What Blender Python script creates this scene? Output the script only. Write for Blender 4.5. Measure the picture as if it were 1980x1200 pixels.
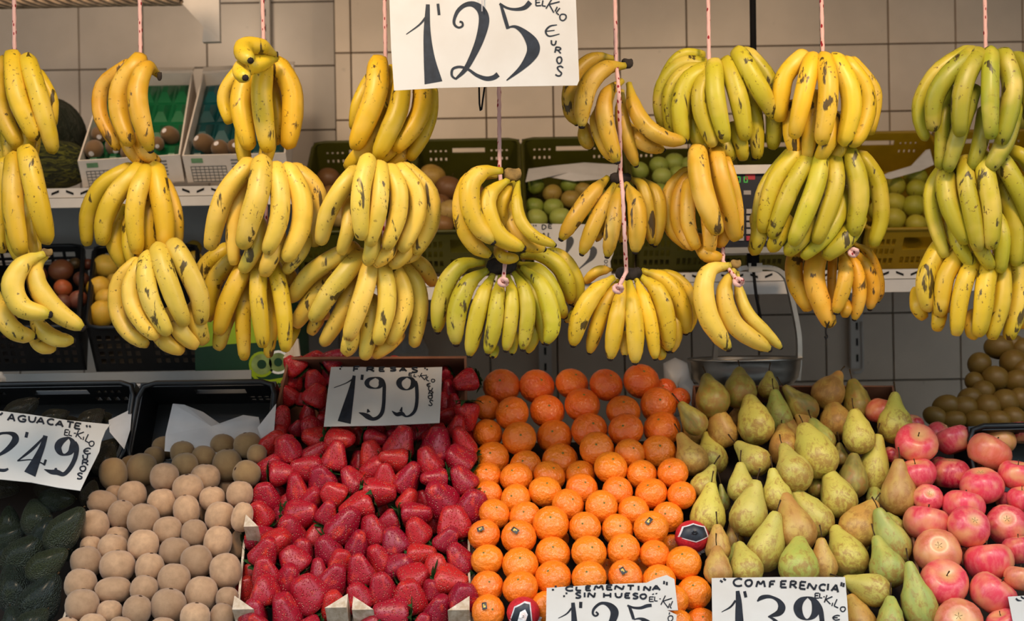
import bpy, math, random
import numpy as np
from mathutils import Vector, Matrix, Quaternion, noise

# ------------------------------------------------------------------ scene, camera, light
S = bpy.context.scene
for o in list(bpy.data.objects):
    bpy.data.objects.remove(o)
COL = S.collection
random.seed(7)
PI = math.pi

F = 2600.0                                   # focal length in pixels of the 1980 x 1200 frame
C0 = Vector((0, 0, 1.5))
RM = Matrix.Rotation(PI / 2, 3, 'X') @ Matrix.Rotation(math.radians(-0.95), 3, 'Z')
cd = bpy.data.cameras.new('camera')
cd.sensor_width = 36.0
cd.lens = 36.0 * F / 1980.0
cd.dof.use_dof = True
cd.dof.focus_distance = 2.36
cd.dof.aperture_fstop = 5.0
cam = bpy.data.objects.new('camera', cd)
COL.objects.link(cam)
cam.matrix_world = Matrix.Translation(C0) @ RM.to_4x4()
S.camera = cam

S.view_settings.view_transform = 'Standard'
S.view_settings.look = 'None'
S.view_settings.exposure = -0.20
S.view_settings.gamma = 1.0
S.view_settings.use_curve_mapping = False

W = bpy.data.worlds.new('overcast_sky')
S.world = W
W.use_nodes = True
bg = W.node_tree.nodes['Background']
bg.inputs[0].default_value = (0.70, 0.85, 1.0, 1)      # even overcast daylight in the open street
bg.inputs[1].default_value = 3.6


def lamp(name, loc, target, size, power, colour, spread=180):
    l = bpy.data.lights.new(name, 'AREA')
    l.shape = 'DISK'
    l.size = size
    l.energy = power
    l.color = colour
    l.spread = math.radians(spread)
    o = bpy.data.objects.new(name, l)
    COL.objects.link(o)
    o.location = loc
    o.rotation_euler = (Vector(target) - Vector(loc)).to_track_quat('-Z', 'Y').to_euler()
    return o


# the stall's own warm lamps, hung under its roof above the picture
lamp('stall_lamp', (0.95, 2.95, 2.62), (0.9, 3.6, 1.5), 0.30, 1.0, (1.0, 0.66, 0.38))
lamp('stall_lamp', (-1.05, 2.95, 2.62), (-1.25, 4.1, 1.9), 0.30, 5.5, (1.0, 0.74, 0.5))
lamp('stall_lamp', (0.75, 1.45, 2.55), (0.6, 2.4, 1.85), 0.25, 6.0, (1.0, 0.70, 0.42), 110)
lamp('stall_lamp', (-0.55, 1.45, 2.55), (-0.4, 2.4, 1.85), 0.25, 6.0, (1.0, 0.74, 0.48), 110)


# ------------------------------------------------------------------ helpers
def ray(px, py):
    d = RM @ Vector(((px - 990) / F, (600 - py) / F, -1))
    return d / d.y


def at(px, py, Y):
    return C0 + ray(px, py) * Y


def hit(px, py, p0, n):
    d = ray(px, py)
    return C0 + d * (n.dot(p0 - C0) / n.dot(d))


def lin(r, g, b):
    f = lambda c: c / 12.92 if c <= 0.04045 else ((c + 0.055) / 1.055) ** 2.4
    return (f(r / 255), f(g / 255), f(b / 255), 1.0)


ORD = ['', 'first', 'second', 'third', 'fourth', 'fifth', 'sixth', 'seventh', 'eighth', 'ninth', 'tenth', 'eleventh',
       'twelfth', 'thirteenth', 'fourteenth', 'fifteenth', 'sixteenth', 'seventeenth', 'eighteenth', 'nineteenth', 'twentieth']
ORD += ['twenty-' + x for x in ORD[1:10]] + ['thirtieth'] + ['thirty-' + x for x in ORD[1:10]]


def mesh(name, vs, fs, smooth=True, mat=None, attr=None):
    me = bpy.data.meshes.new(name)
    me.from_pydata([tuple(v) for v in vs], [], fs)
    if smooth:
        me.polygons.foreach_set('use_smooth', [True] * len(me.polygons))
    if mat:
        me.materials.append(mat)
    if attr is not None:
        a = me.attributes.new('along', 'FLOAT', 'POINT')
        a.data.foreach_set('value', attr)
    me.update()
    return me


def obj(name, me, parent=None, loc=None, color=None, rot=None, scale=None):
    o = bpy.data.objects.new(name, me)
    COL.objects.link(o)
    if parent:
        o.parent = parent
    if loc is not None:
        o.location = loc
    if rot is not None:
        o.rotation_mode = 'QUATERNION'
        o.rotation_quaternion = rot
    if scale is not None:
        o.scale = scale
    if color:
        o.color = color
    return o


def tag(o, label, cat, group=None):
    o['label'] = label
    o['category'] = cat
    if group:
        o['group'] = group
    return o


def thing(name, label, cat, loc, group=None):
    o = bpy.data.objects.new(name, None)
    COL.objects.link(o)
    o.location = loc
    return tag(o, label, cat, group)


class MB:
    """collects quads, boxes, tubes into one mesh; coordinates are world minus origin"""

    def __init__(s, origin=(0, 0, 0)):
        s.v, s.f, s.o = [], [], Vector(origin)

    def add(s, vs, fs):
        b = len(s.v)
        s.v += [Vector(v) - s.o for v in vs]
        s.f += [tuple(b + i for i in f) for f in fs]

    def hexa(s, b4, t4):
        """b4, t4: four corners below and four above, same winding"""
        s.add(list(b4) + list(t4), [(3, 2, 1, 0), (4, 5, 6, 7), (0, 1, 5, 4), (1, 2, 6, 5), (2, 3, 7, 6), (3, 0, 4, 7)])

    def box(s, lo, hi):
        x0, y0, z0 = lo
        x1, y1, z1 = hi
        s.hexa([(x0, y0, z0), (x1, y0, z0), (x1, y1, z0), (x0, y1, z0)], [(x0, y0, z1), (x1, y0, z1), (x1, y1, z1), (x0, y1, z1)])

    def slab(s, poly, th):
        """polygon (list of points) thickened along vector th"""
        n = len(poly)
        th = Vector(th)
        a = [Vector(p) for p in poly]
        s.add(a + [p + th for p in a], [tuple(range(n)), tuple(range(2 * n - 1, n - 1, -1))] + [(i, i + n, (i + 1) % n + n, (i + 1) % n) for i in range(n)])

    def tube(s, pts, r, n=8, cap=True, twist=0.0, lobe=0.0):
        pts = [Vector(p) for p in pts]
        rs = r if isinstance(r, (list, tuple)) else [r] * len(pts)
        up = None
        vs, fs = [], []
        L = 0
        for i, p in enumerate(pts):
            t = (pts[min(i + 1, len(pts) - 1)] - pts[max(i - 1, 0)]).normalized()
            if up is None:
                up = t.orthogonal().normalized()
            up = (up - t * up.dot(t)).normalized()
            bi = t.cross(up)
            if i:
                L += (p - pts[i - 1]).length
            for k in range(n):
                a = 2 * PI * k / n
                rr = rs[i] * (1 + lobe * math.cos(2 * (a - twist * L)))
                vs.append(p + (up * math.cos(a) + bi * math.sin(a)) * rr)
        for i in range(len(pts) - 1):
            for k in range(n):
                k2 = (k + 1) % n
                fs.append((i * n + k, i * n + k2, (i + 1) * n + k2, (i + 1) * n + k))
        if cap:
            fs.append(tuple(range(n - 1, -1, -1)))
            fs.append(tuple(range((len(pts) - 1) * n, len(pts) * n)))
        s.add(vs, fs)

    def wall(s, bl, br, tr, tl, th, holes=()):
        """four-cornered board of thickness vector th with rectangular holes (u0,u1,v0,v1) in 0..1"""
        bl, br, tr, tl, th = map(Vector, (bl, br, tr, tl, th))
        us = sorted({0.0, 1.0, *[h[0] for h in holes], *[h[1] for h in holes]})
        vv = sorted({0.0, 1.0, *[h[2] for h in holes], *[h[3] for h in holes]})
        P = lambda u, v: bl.lerp(br, u).lerp(tl.lerp(tr, u), v)
        solid = lambda i, j: 0 <= i < len(us) - 1 and 0 <= j < len(vv) - 1 and not any(
            h[0] < (us[i] + us[i + 1]) / 2 < h[1] and h[2] < (vv[j] + vv[j + 1]) / 2 < h[3] for h in holes)
        nu, nv = len(us), len(vv)
        idx = lambda i, j, k: (j * nu + i) * 2 + k
        vs = []
        for j in range(nv):
            for i in range(nu):
                p = P(us[i], vv[j])
                vs += [p, p + th]
        fs = []
        for j in range(nv - 1):
            for i in range(nu - 1):
                if not solid(i, j):
                    continue
                fs.append((idx(i, j, 0), idx(i + 1, j, 0), idx(i + 1, j + 1, 0), idx(i, j + 1, 0)))
                fs.append((idx(i, j, 1), idx(i, j + 1, 1), idx(i + 1, j + 1, 1), idx(i + 1, j, 1)))
                for (a, b, ii, jj) in (((i, j), (i + 1, j), i, j - 1), ((i + 1, j), (i + 1, j + 1), i + 1, j), ((i + 1, j + 1), (i, j + 1), i, j + 1), ((i, j + 1), (i, j), i - 1, j)):
                    if not solid(ii, jj):
                        fs.append((idx(*a, 0), idx(*a, 1), idx(*b, 1), idx(*b, 0)))
        s.add(vs, fs)

    def build(s, name, mat, parent=None, smooth=False, loc=None):
        o = obj(name, mesh(name, s.v, s.f, smooth, mat), parent)
        if parent is None:
            o.location = s.o
        return o


def lathe(prof, seg=16, fn=None):
    vs, fs = [], []
    n = len(prof)
    for i, (r, z) in enumerate(prof):
        for k in range(seg):
            a = 2 * PI * k / seg
            v = Vector((r * math.cos(a), r * math.sin(a), z))
            vs.append(fn(v, a, i / (n - 1)) if fn else v)
    for i in range(n - 1):
        for k in range(seg):
            k2 = (k + 1) % seg
            fs.append((i * seg + k, i * seg + k2, (i + 1) * seg + k2, (i + 1) * seg + k))
    fs.append(tuple(range(seg - 1, -1, -1)))
    fs.append(tuple(range((n - 1) * seg, n * seg)))
    return vs, fs


def catmull(pts, n):
    P = [Vector(p) for p in pts]
    P = [P[0] * 2 - P[1]] + P + [P[-1] * 2 - P[-2]]
    out = []
    m = len(P) - 3
    for k in range(n + 1):
        u = k / n * m
        i = min(int(u), m - 1)
        t = u - i
        a, b, c, d = P[i:i + 4]
        out.append(0.5 * ((2 * b) + (c - a) * t + (2 * a - 5 * b + 4 * c - d) * t * t + (3 * b - a - 3 * c + d) * t ** 3))
    return out


def interp(tab, t):
    for (a, va), (b, vb) in zip(tab, tab[1:]):
        if t <= b:
            u = (t - a) / (b - a)
            u = u * u * (3 - 2 * u)
            return va + (vb - va) * u
    return tab[-1][1]


# ------------------------------------------------------------------ materials
class NT:
    def __init__(s, name, rough=0.5, spec=0.5, metal=0.0, coat=0.0):
        s.m = bpy.data.materials.new(name)
        s.m.use_nodes = True
        s.t = s.m.node_tree
        s.b = s.t.nodes['Principled BSDF']
        s.b.inputs['Roughness'].default_value = rough
        s.b.inputs['Specular IOR Level'].default_value = spec
        s.b.inputs['Metallic'].default_value = metal
        s.b.inputs['Coat Weight'].default_value = coat
        s.b.inputs['Coat Roughness'].default_value = 0.18

    def n(s, kind, **kw):
        x = s.t.nodes.new(kind)
        for k, v in kw.items():
            setattr(x, k, v)
        return x

    def l(s, a, b):
        s.t.links.new(a, b)

    def base(s, sock):
        s.l(sock, s.b.inputs['Base Color'])

    def coords(s, scale=(1, 1, 1), randomise=True, kind='Object'):
        tc = s.n('ShaderNodeTexCoord')
        mp = s.n('ShaderNodeMapping')
        mp.inputs['Scale'].default_value = scale
        s.l(tc.outputs[kind], mp.inputs['Vector'])
        if randomise:
            oi = s.n('ShaderNodeObjectInfo')
            mu = s.n('ShaderNodeMath', operation='MULTIPLY')
            mu.inputs[1].default_value = 91.7
            s.l(oi.outputs['Random'], mu.inputs[0])
            s.l(mu.outputs[0], mp.inputs['Location'])
        return mp.outputs[0]

    def noise(s, vec, scale, detail=3, rough=0.55, dist=0.0):
        x = s.n('ShaderNodeTexNoise')
        x.inputs['Scale'].default_value = scale
        x.inputs['Detail'].default_value = detail
        x.inputs['Roughness'].default_value = rough
        x.inputs['Distortion'].default_value = dist
        s.l(vec, x.inputs['Vector'])
        return x.outputs['Fac']

    def voro(s, vec, scale, feature='F1'):
        x = s.n('ShaderNodeTexVoronoi', feature=feature)
        x.inputs['Scale'].default_value = scale
        s.l(vec, x.inputs['Vector'])
        return x.outputs['Distance']

    def step(s, fac, a, b, lo=0.0, hi=1.0):
        x = s.n('ShaderNodeMapRange')
        x.inputs['From Min'].default_value = a
        x.inputs['From Max'].default_value = b
        x.inputs['To Min'].default_value = lo
        x.inputs['To Max'].default_value = hi
        s.l(fac, x.inputs['Value'])
        return x.outputs[0]

    def mix(s, fac, a, b, mode='MIX'):
        x = s.n('ShaderNodeMix', data_type='RGBA', blend_type=mode)
        for sock, v in ((x.inputs['Factor'], fac), (x.inputs['A'], a), (x.inputs['B'], b)):
            if hasattr(v, 'is_output'):
                s.l(v, sock)
            else:
                sock.default_value = v
        return x.outputs['Result']

    def math(s, op, a, b):
        x = s.n('ShaderNodeMath', operation=op)
        for sock, v in ((x.inputs[0], a), (x.inputs[1], b)):
            if hasattr(v, 'is_output'):
                s.l(v, sock)
            else:
                sock.default_value = v
        return x.outputs[0]

    def objcol(s):
        return s.n('ShaderNodeObjectInfo').outputs['Color']

    def attr(s, name):
        return s.n('ShaderNodeAttribute', attribute_name=name).outputs['Fac']

    def bump(s, h, strength=0.3, dist=0.002):
        x = s.n('ShaderNodeBump')
        x.inputs['Strength'].default_value = strength
        x.inputs['Distance'].default_value = dist
        s.l(h, x.inputs['Height'])
        s.l(x.outputs[0], s.b.inputs['Normal'])


def plain(name, rgb, rough=0.5, spec=0.4, metal=0.0, var=0.12, scale=14.0, bump=0.0, coat=0.0):
    k = NT(name, rough, spec, metal, coat)
    v = k.coords()
    f = k.noise(v, scale, 4)
    c = lin(*rgb)
    d = tuple(x * (1 - 2 * var) for x in c[:3]) + (1,)
    e = tuple(min(1, x * (1 + 0.8 * var)) for x in c[:3]) + (1,)
    k.base(k.mix(k.step(f, 0.3, 0.7), d, e))
    if bump:
        k.bump(f, bump, 0.003)
    return k.m


M = {}
# banana skin: colour per banana, greener towards its ends, freckles and long bruises
k = NT('banana_skin', 0.42, 0.4)
oc = k.objcol()
al = k.attr('along')
v = k.coords()
ends = k.math('MAXIMUM', k.step(al, 0.22, 0.02), k.step(al, 0.90, 0.99))
c = k.mix(k.math('MULTIPLY', ends, 0.45), oc, lin(150, 158, 40))
broad = k.noise(v, 22, 2)
c = k.mix(k.step(broad, 0.45, 0.72, 0, 0.40), c, lin(176, 150, 34))
pale = k.noise(v, 16, 2)
c = k.mix(k.step(pale, 0.52, 0.75, 0, 0.40), c, lin(250, 208, 112))
vs_ = k.coords((1, 1, 0.32))
br = k.noise(vs_, 42, 4, 0.6, 0.4)
bruise = k.step(br, 0.615, 0.65)
fr = k.noise(v, 150, 2)
fine = k.step(fr, 0.635, 0.68)
zone = k.step(k.noise(v, 20, 2), 0.42, 0.6)
fine = k.math('MULTIPLY', fine, zone)
c = k.mix(k.math('MULTIPLY', fine, 0.8), c, lin(96, 62, 22))
c = k.mix(k.math('MULTIPLY', bruise, 0.9), c, lin(46, 32, 20))
k.base(c)
k.bump(k.noise(vs_, 60, 3), 0.12, 0.002)
M['banana'] = k.m
M['banana_tip'] = plain('banana_tip', (40, 33, 30), 0.8, 0.2, bump=0.4, scale=80)
M['banana_crown'] = plain('banana_crown', (52, 44, 38), 0.85, 0.2, var=0.3, bump=0.6, scale=60)
M['crown_tan'] = plain('banana_crown_tan', (150, 118, 66), 0.8, 0.2, var=0.3, bump=0.6, scale=60)

k = NT('rope_fibre', 0.8, 0.2)
v = k.coords((1, 1, 0.5), False)
vo = k.voro(v, 130)
c = k.mix(k.step(vo, 0.28, 0.22), lin(214, 168, 158), lin(140, 34, 40))
k.base(c)
M['rope'] = k.m

k = NT('strawberry_skin', 0.36, 0.45, coat=0.06)
oc = k.objcol()
v = k.coords((1, 1, 1.9), randomise=False)
f1 = k.voro(v, 7.2)
c = k.mix(k.step(k.noise(k.coords(), 1.8, 2), 0.55, 0.75, 0, 0.7), oc, lin(226, 66, 38))
c = k.mix(k.step(f1, 0.22, 0.14, 0, 0.85), c, lin(240, 164, 130))
k.base(c)
k.bump(k.step(f1, 0.02, 0.4), 0.5, 0.10)
M['strawberry'] = k.m
M['calyx'] = plain('strawberry_calyx', (44, 84, 36), 0.6, 0.3, var=0.3, scale=6)

k = NT('clementine_peel', 0.30, 0.5, coat=0.12)
oc = k.objcol()
v = k.coords()
pores = k.voro(v, 16)
c = k.mix(k.step(k.noise(v, 1.5, 3), 0.4, 0.7, 0, 0.35), oc, lin(255, 148, 38))
k.base(c)
h = k.math('ADD', k.step(pores, 0.0, 0.35, 0, 0.3), k.noise(v, 3.2, 2))
k.bump(h, 0.22, 0.10)
M['clementine'] = k.m
M['stem_button'] = plain('stem_button', (120, 122, 60), 0.7, 0.2, var=0.3, scale=4)
M['sticker'] = plain('sticker_black', (24, 20, 14), 0.4, 0.5, scale=3)
M['sticker_gold'] = plain('sticker_gold', (214, 180, 60), 0.4, 0.5, scale=3)

k = NT('kiwi_skin', 0.72, 0.25)
oc = k.objcol()
v = k.coords()
f1 = k.noise(v, 2.2, 4)
f2 = k.noise(v, 26, 4, 0.7)
c = k.mix(k.step(f1, 0.35, 0.7, 0, 0.35), oc, lin(112, 80, 50))
c = k.mix(k.step(f2, 0.58, 0.75, 0, 0.4), c, lin(92, 64, 36))
k.base(c)
k.bump(f2, 0.25, 0.05)
k.b.inputs['Sheen Weight'].default_value = 0.25
M['kiwi'] = k.m
M['kiwi_end'] = plain('kiwi_end', (74, 50, 34), 0.85, 0.2, var=0.3, scale=5)

k = NT('pear_skin', 0.42, 0.4, coat=0.05)
oc = k.objcol()
v = k.coords()
tcg = k.n('ShaderNodeTexCoord')
sep = k.n('ShaderNodeSeparateXYZ')
k.l(tcg.outputs['Generated'], sep.inputs[0])
big = k.noise(k.coords((1, 1, 2.2)), 2.6, 7, 0.75, 0.5)
low = k.step(sep.outputs['Z'], 0.62, 0.1)
rus = k.step(k.math('ADD', big, k.math('MULTIPLY', low, 0.12)), 0.53, 0.66)
c = k.mix(k.step(k.noise(v, 1.6, 2), 0.4, 0.7, 0, 0.55), oc, lin(214, 192, 92))
c = k.mix(k.math('MULTIPLY', rus, 0.75), c, lin(158, 108, 50))
sp = k.step(k.voro(v, 22), 0.13, 0.06)
c = k.mix(k.math('MULTIPLY', sp, 0.55), c, lin(98, 78, 34))
k.base(c)
k.bump(big, 0.10, 0.06)
M['pear'] = k.m
M['stem'] = plain('fruit_stem', (74, 54, 30), 0.8, 0.2, var=0.3, scale=20)

k = NT('avocado_skin', 0.33, 0.5, coat=0.12)
oc = k.objcol()
v = k.coords((1, 1, 2.0))
bm_ = k.voro(v, 13.0)
f2 = k.noise(v, 9, 4, 0.7)
c = k.mix(k.step(k.noise(v, 1.6, 4), 0.55, 0.78, 0, 0.5), oc, lin(92, 96, 50))
c = k.mix(k.step(f2, 0.62, 0.74, 0, 0.5), c, lin(112, 110, 74))
k.base(c)
k.bump(k.math('ADD', k.step(bm_, 0.0, 0.6), f2), 0.9, 0.10)
M['avocado'] = k.m
M['avocado_scab'] = plain('avocado_scab', (176, 140, 106), 0.9, 0.1, var=0.3, scale=8)

k = NT('apple_skin', 0.32, 0.45, coat=0.1)
oc = k.objcol()
v = k.coords((1, 1, 0.35))
tcg = k.n('ShaderNodeTexCoord')
sep = k.n('ShaderNodeSeparateXYZ')
k.l(tcg.outputs['Generated'], sep.inputs[0])
st = k.noise(v, 4.5, 5, 0.7)
c = k.mix(k.step(st, 0.42, 0.66, 0, 0.5), oc, lin(240, 140, 128))
dx = k.math('SUBTRACT', sep.outputs['X'], 0.5)
dy_ = k.math('SUBTRACT', sep.outputs['Y'], 0.5)
rr_ = k.math('SQRT', k.math('ADD', k.math('MULTIPLY', dx, dx), k.math('MULTIPLY', dy_, dy_)), 0.0)
pol = k.step(rr_, 0.24, 0.04)
c = k.mix(k.math('MULTIPLY', pol, 0.75), c, lin(228, 190, 116))
c = k.mix(k.step(k.noise(k.coords(), 0.9, 2), 0.47, 0.68, 0, 0.75), c, lin(236, 172, 112))
k.base(c)
M['apple'] = k.m

k = NT('round_fruit_skin', 0.45, 0.4)
oc = k.objcol()
v = k.coords()
c = k.mix(k.step(k.noise(v, 2.0, 3), 0.4, 0.7, 0, 0.4), oc, lin(120, 84, 40))
c = k.mix(k.step(k.noise(v, 14, 3), 0.62, 0.75, 0, 0.5), c, lin(70, 46, 26))
k.base(c)
M['round'] = k.m
k = NT('citrus_green_skin', 0.45, 0.4)
oc = k.objcol()
v = k.coords()
k.base(k.mix(k.step(k.noise(v, 2.0, 3), 0.4, 0.7, 0, 0.3), oc, lin(168, 160, 70)))
M['smoothfruit'] = k.m

k = NT('melon_rind', 0.6, 0.3)
v = k.coords((1, 1, 0.35))
wv = k.noise(v, 7, 5, 0.7, 1.2)
k.base(k.mix(k.step(wv, 0.45, 0.6), lin(24, 30, 14), k.objcol()))
k.bump(wv, 0.6, 0.06)
M['melon'] = k.m

k = NT('paper_card', 0.75, 0.2)
v = k.coords()
c = k.mix(k.step(k.noise(v, 9, 4), 0.4, 0.75, 0, 0.5), lin(204, 199, 192), lin(186, 176, 164))
k.base(c)
M['card'] = k.m
M['ink'] = plain('brush_ink', (34, 40, 50), 0.45, 0.4, var=0.25, scale=60)
M['paper'] = plain('liner_paper', (206, 202, 200), 0.8, 0.2, var=0.08, scale=10)
M['black_plastic'] = plain('black_plastic', (13, 14, 17), 0.42, 0.5, var=0.1, scale=20)
M['green_plastic'] = plain('olive_plastic', (70, 68, 12), 0.42, 0.4, var=0.08, scale=20)
M['yellow_plastic'] = plain('mustard_plastic', (146, 116, 8), 0.42, 0.4, var=0.08, scale=20)
M['cardboard'] = plain('cardboard_brown', (134, 88, 64), 0.85, 0.2, var=0.1, scale=24)
M['white_board'] = plain('cardboard_white', (214, 204, 194), 0.7, 0.3, var=0.05, scale=18)
M['print'] = plain('grey_print', (118, 118, 116), 0.7, 0.2, scale=40)
M['print_green'] = plain('green_print', (110, 150, 110), 0.7, 0.2, scale=40)
k = NT('pale_wood', 0.75, 0.2)
v = k.coords((1, 1, 0.12))
g = k.noise(v, 90, 4, 0.6, 0.3)
k.base(k.mix(k.step(g, 0.35, 0.7), lin(186, 160, 132), lin(226, 208, 186)))
k.bump(g, 0.15, 0.002)
M['wood'] = k.m
M['steel'] = plain('brushed_steel', (196, 192, 184), 0.33, 0.5, 1.0, var=0.05, scale=30)
M['white_metal'] = plain('white_enamel', (216, 208, 200), 0.45, 0.4, var=0.06, scale=8)
M['grey_metal'] = plain('grey_enamel', (150, 148, 144), 0.45, 0.4, var=0.06, scale=8)
M['slot'] = plain('slot_black', (22, 20, 20), 0.8, 0.2)
M['tray'] = plain('green_moulded_tray', (10, 96, 56), 0.35, 0.5, var=0.2, scale=5)
M['tray_teal'] = plain('teal_moulded_tray', (4, 72, 76), 0.35, 0.5, var=0.25, scale=5)
k = NT('wall_tile', 0.30, 0.5)
v = k.coords()
c = k.mix(k.step(k.noise(v, 6, 3), 0.35, 0.7), k.mix(0.12, k.objcol(), (0, 0, 0, 1)), k.objcol())
c = k.mix(k.step(k.noise(v, 30, 4), 0.70, 0.78, 0, 0.3), c, lin(110, 96, 80))
k.base(c)
M['tile'] = k.m  # glazed, a little dirty
M['grout'] = plain('grout', (104, 92, 80), 0.9, 0.1, scale=20)
M['concrete'] = plain('pavement', (142, 138, 132), 0.85, 0.2, scale=4)
M['facade'] = plain('facade_plaster', (158, 150, 140), 0.9, 0.1, scale=0.6)
M['ceiling'] = plain('ceiling_paint', (120, 112, 104), 0.85, 0.2, scale=4)
M['board'] = plain('dark_board', (46, 36, 30), 0.85, 0.2, var=0.2, scale=10)
M['cane'] = plain('cane', (190, 160, 130), 0.7, 0.3, var=0.3, scale=40)
k = NT('thin_plastic_bag', 0.35, 0.5)
v = k.coords()
k.base(k.mix(k.noise(v, 8, 4), lin(210, 204, 198), lin(236, 232, 226)))
k.b.inputs['Transmission Weight'].default_value = 0.25
M['bag'] = k.m
M['dark_green'] = plain('dark_green_print', (6, 54, 26), 0.4, 0.4, scale=6)
M['lime'] = plain('lime_print', (150, 176, 20), 0.4, 0.4, scale=6)
M['kiwi_flesh'] = plain('kiwi_print', (130, 150, 84), 0.4, 0.4, var=0.25, scale=30)
M['red_paper'] = plain('red_wrap', (206, 40, 52), 0.45, 0.4, var=0.15, scale=6, bump=0.3)
M['wrap_white'] = plain('white_wrap', (226, 216, 214), 0.5, 0.4, scale=6)
M['wrap_black'] = plain('black_wrap', (40, 44, 52), 0.4, 0.4, scale=6)
M['panel_navy'] = plain('navy_panel', (16, 20, 34), 0.35, 0.5, scale=6)
M['key'] = plain('grey_key', (170, 160, 150), 0.5, 0.4, scale=6)
M['key_red'] = plain('red_key', (186, 50, 60), 0.5, 0.4, scale=6)
k = NT('green_digit', 0.4)
k.b.inputs['Base Color'].default_value = lin(60, 130, 60)
k.b.inputs['Emission Color'].default_value = lin(80, 180, 80)
k.b.inputs['Emission Strength'].default_value = 0.5
M['digit'] = k.m

# ------------------------------------------------------------------ the setting
def structure(o):
    o['kind'] = 'structure'
    return o


def sbox(name, lo, hi, mat):
    b = MB()
    b.box(lo, hi)
    return structure(b.build(name, mat))


YL, YR = 4.20, 4.00                                    # the recessed left wall and the right wall
xc = at(650, 300, YR).x
sbox('floor', (-18.0, -8.4, -0.1), (18.0, 4.6, 0.0), M['concrete'])
sbox('ceiling', (-2.9, 1.65, 2.72), (3.0, 4.5, 2.80), M['ceiling'])
sbox('wall_across_street', (-18.0, -8.4, 0.0), (18.0, -8.0, 8.5), M['facade'])
wl = sbox('wall_left', (-2.9, YL + 0.012, 0), (xc + 0.02, YL + 0.15, 2.75), M['grout'])
wb = sbox('wall_back', (xc, YR + 0.012, 0), (3.0, YR + 0.35, 2.75), M['grout'])
sbox('wall_side', (-3.0, 1.5, 0), (-2.9, 4.35, 2.75), M['concrete'])
sbox('wall_side', (2.9, 1.5, 0), (3.0, 4.0, 2.75), M['concrete'])


def tile_mesh(w, h):
    b = MB()
    g, d, e = 0.0012, 0.012, 0.0015
    b.hexa([(-w / 2 + g, d, -h / 2 + g), (w / 2 - g, d, -h / 2 + g), (w / 2 - g, d, h / 2 - g), (-w / 2 + g, d, h / 2 - g)],
           [(-w / 2 + g + e, 0, -h / 2 + g + e), (w / 2 - g - e, 0, -h / 2 + g + e), (w / 2 - g - e, 0, h / 2 - g - e), (-w / 2 + g + e, 0, h / 2 - g - e)])
    b.f = [tuple(reversed(f)) for f in b.f]
    return mesh('tile', b.v, b.f, False, M['tile'])


def tiles(parent, Y, x0, x1, xg, zg, p, z0, z1, tone):
    """tiles of pitch p whose joints pass through xg and zg, between x0..x1 and z0..z1"""
    full = tile_mesh(p, p)
    i0 = math.floor((x0 - xg) / p)
    j0, j1 = math.floor((z0 - zg) / p), math.ceil((z1 - zg) / p)
    i1 = math.ceil((x1 - xg) / p)
    for j in range(j0, j1):
        for i in range(i0, i1):
            a, b = max(x0, xg + i * p), min(x1, xg + (i + 1) * p)
            if b - a < 0.012:
                continue
            me = full if b - a > p - 1e-4 else tile_mesh(b - a, p)
            t = 1 + random.uniform(-0.05, 0.04)
            obj('tile', me, parent, ((a + b) / 2, Y + random.uniform(0, 0.0012), zg + (j + 0.5) * p), tuple(min(1, q * t) for q in tone[:3]) + (1,))


zr = at(1400, 90, YR).z
tiles(wb, YR, xc, 2.0, at(678, 90, YR).x, zr, 0.2, 0.98, 2.6, lin(226, 206, 184))
tiles(wl, YL, -2.0, xc, at(153, 135, YL).x, at(130, 135, YL).z, 0.2, 1.3, 2.6, lin(216, 204, 192))

# ------------------------------------------------------------------ the sloping display
PA, PB = at(990, 1200, 2.28), at(990, 720, 2.72)
PA.x = PB.x = 0
SD = (PA - PB).normalized()                            # down the slope, towards the street
UP = Vector((1, 0, 0)).cross(-SD).normalized()         # away from the slope
if UP.z < 0:
    UP = -UP


def sl(px, py, h=0.0):
    """a point on the display slope raised by h along its normal"""
    return hit(px, py, PA + UP * h, UP)


b = MB()
q = [Vector((x, 0, 0)) + p for x, p in ((-1.6, PA + SD * 0.35), (1.6, PA + SD * 0.35), (1.6, PB + SD * 0.02), (-1.6, PB + SD * 0.02))]
q = [p - UP * 0.19 for p in q]
b.slab(q, -UP * 0.03)
ft = q[0] + UP * 0.0
b.box((-1.6, q[0].y + 0.005, 0), (1.6, q[0].y + 0.035, q[0].z - 0.03))
for x in (-1.55, 1.5):
    b.box((x, q[2].y - 0.08, 0), (x + 0.05, q[2].y - 0.02, q[2].z - 0.03))
st = thing('display_stand', 'sloping dark fruit display stand under the front crates', 'stand', (0, 0, 0))
MBs = b.build('stand_top', M['board'], st)  # dark colour stands for the shade in gaps between the fruit

# ------------------------------------------------------------------ fruit meshes
def kiwi_mesh():
    prof = []
    for i in range(11):
        a = -PI / 2 + PI * i / 10
        prof.append((max(0.02, abs(math.cos(a)) ** 0.82), math.copysign(abs(math.sin(a)) ** 0.9, math.sin(a))))
    return mesh('kiwi', *lathe(prof, 14), mat=M['kiwi'])


def ball_mesh(name, mat, oblate=0.88, dimple=0.1, lobes=0.0, seg=18, rings=12):
    prof = []
    for i in range(rings + 1):
        a = PI * i / rings
        r = math.sin(a) if 0 < i < rings else 0.015
        z = -math.cos(a) * oblate
        t = (PI - a) / 0.42
        z -= dimple * math.exp(-t * t)
        prof.append((r, z))

    def fn(v, a, t):
        s_ = 1 + lobes * math.cos(9 * a) * math.exp(-((1 - t) / 0.22) ** 2) + 0.02 * math.sin(2 * a + 1) * math.sin(PI * t)
        return Vector((v.x * s_, v.y * s_, v.z))
    return mesh(name, *lathe(prof, seg, fn), mat=mat)


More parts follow.
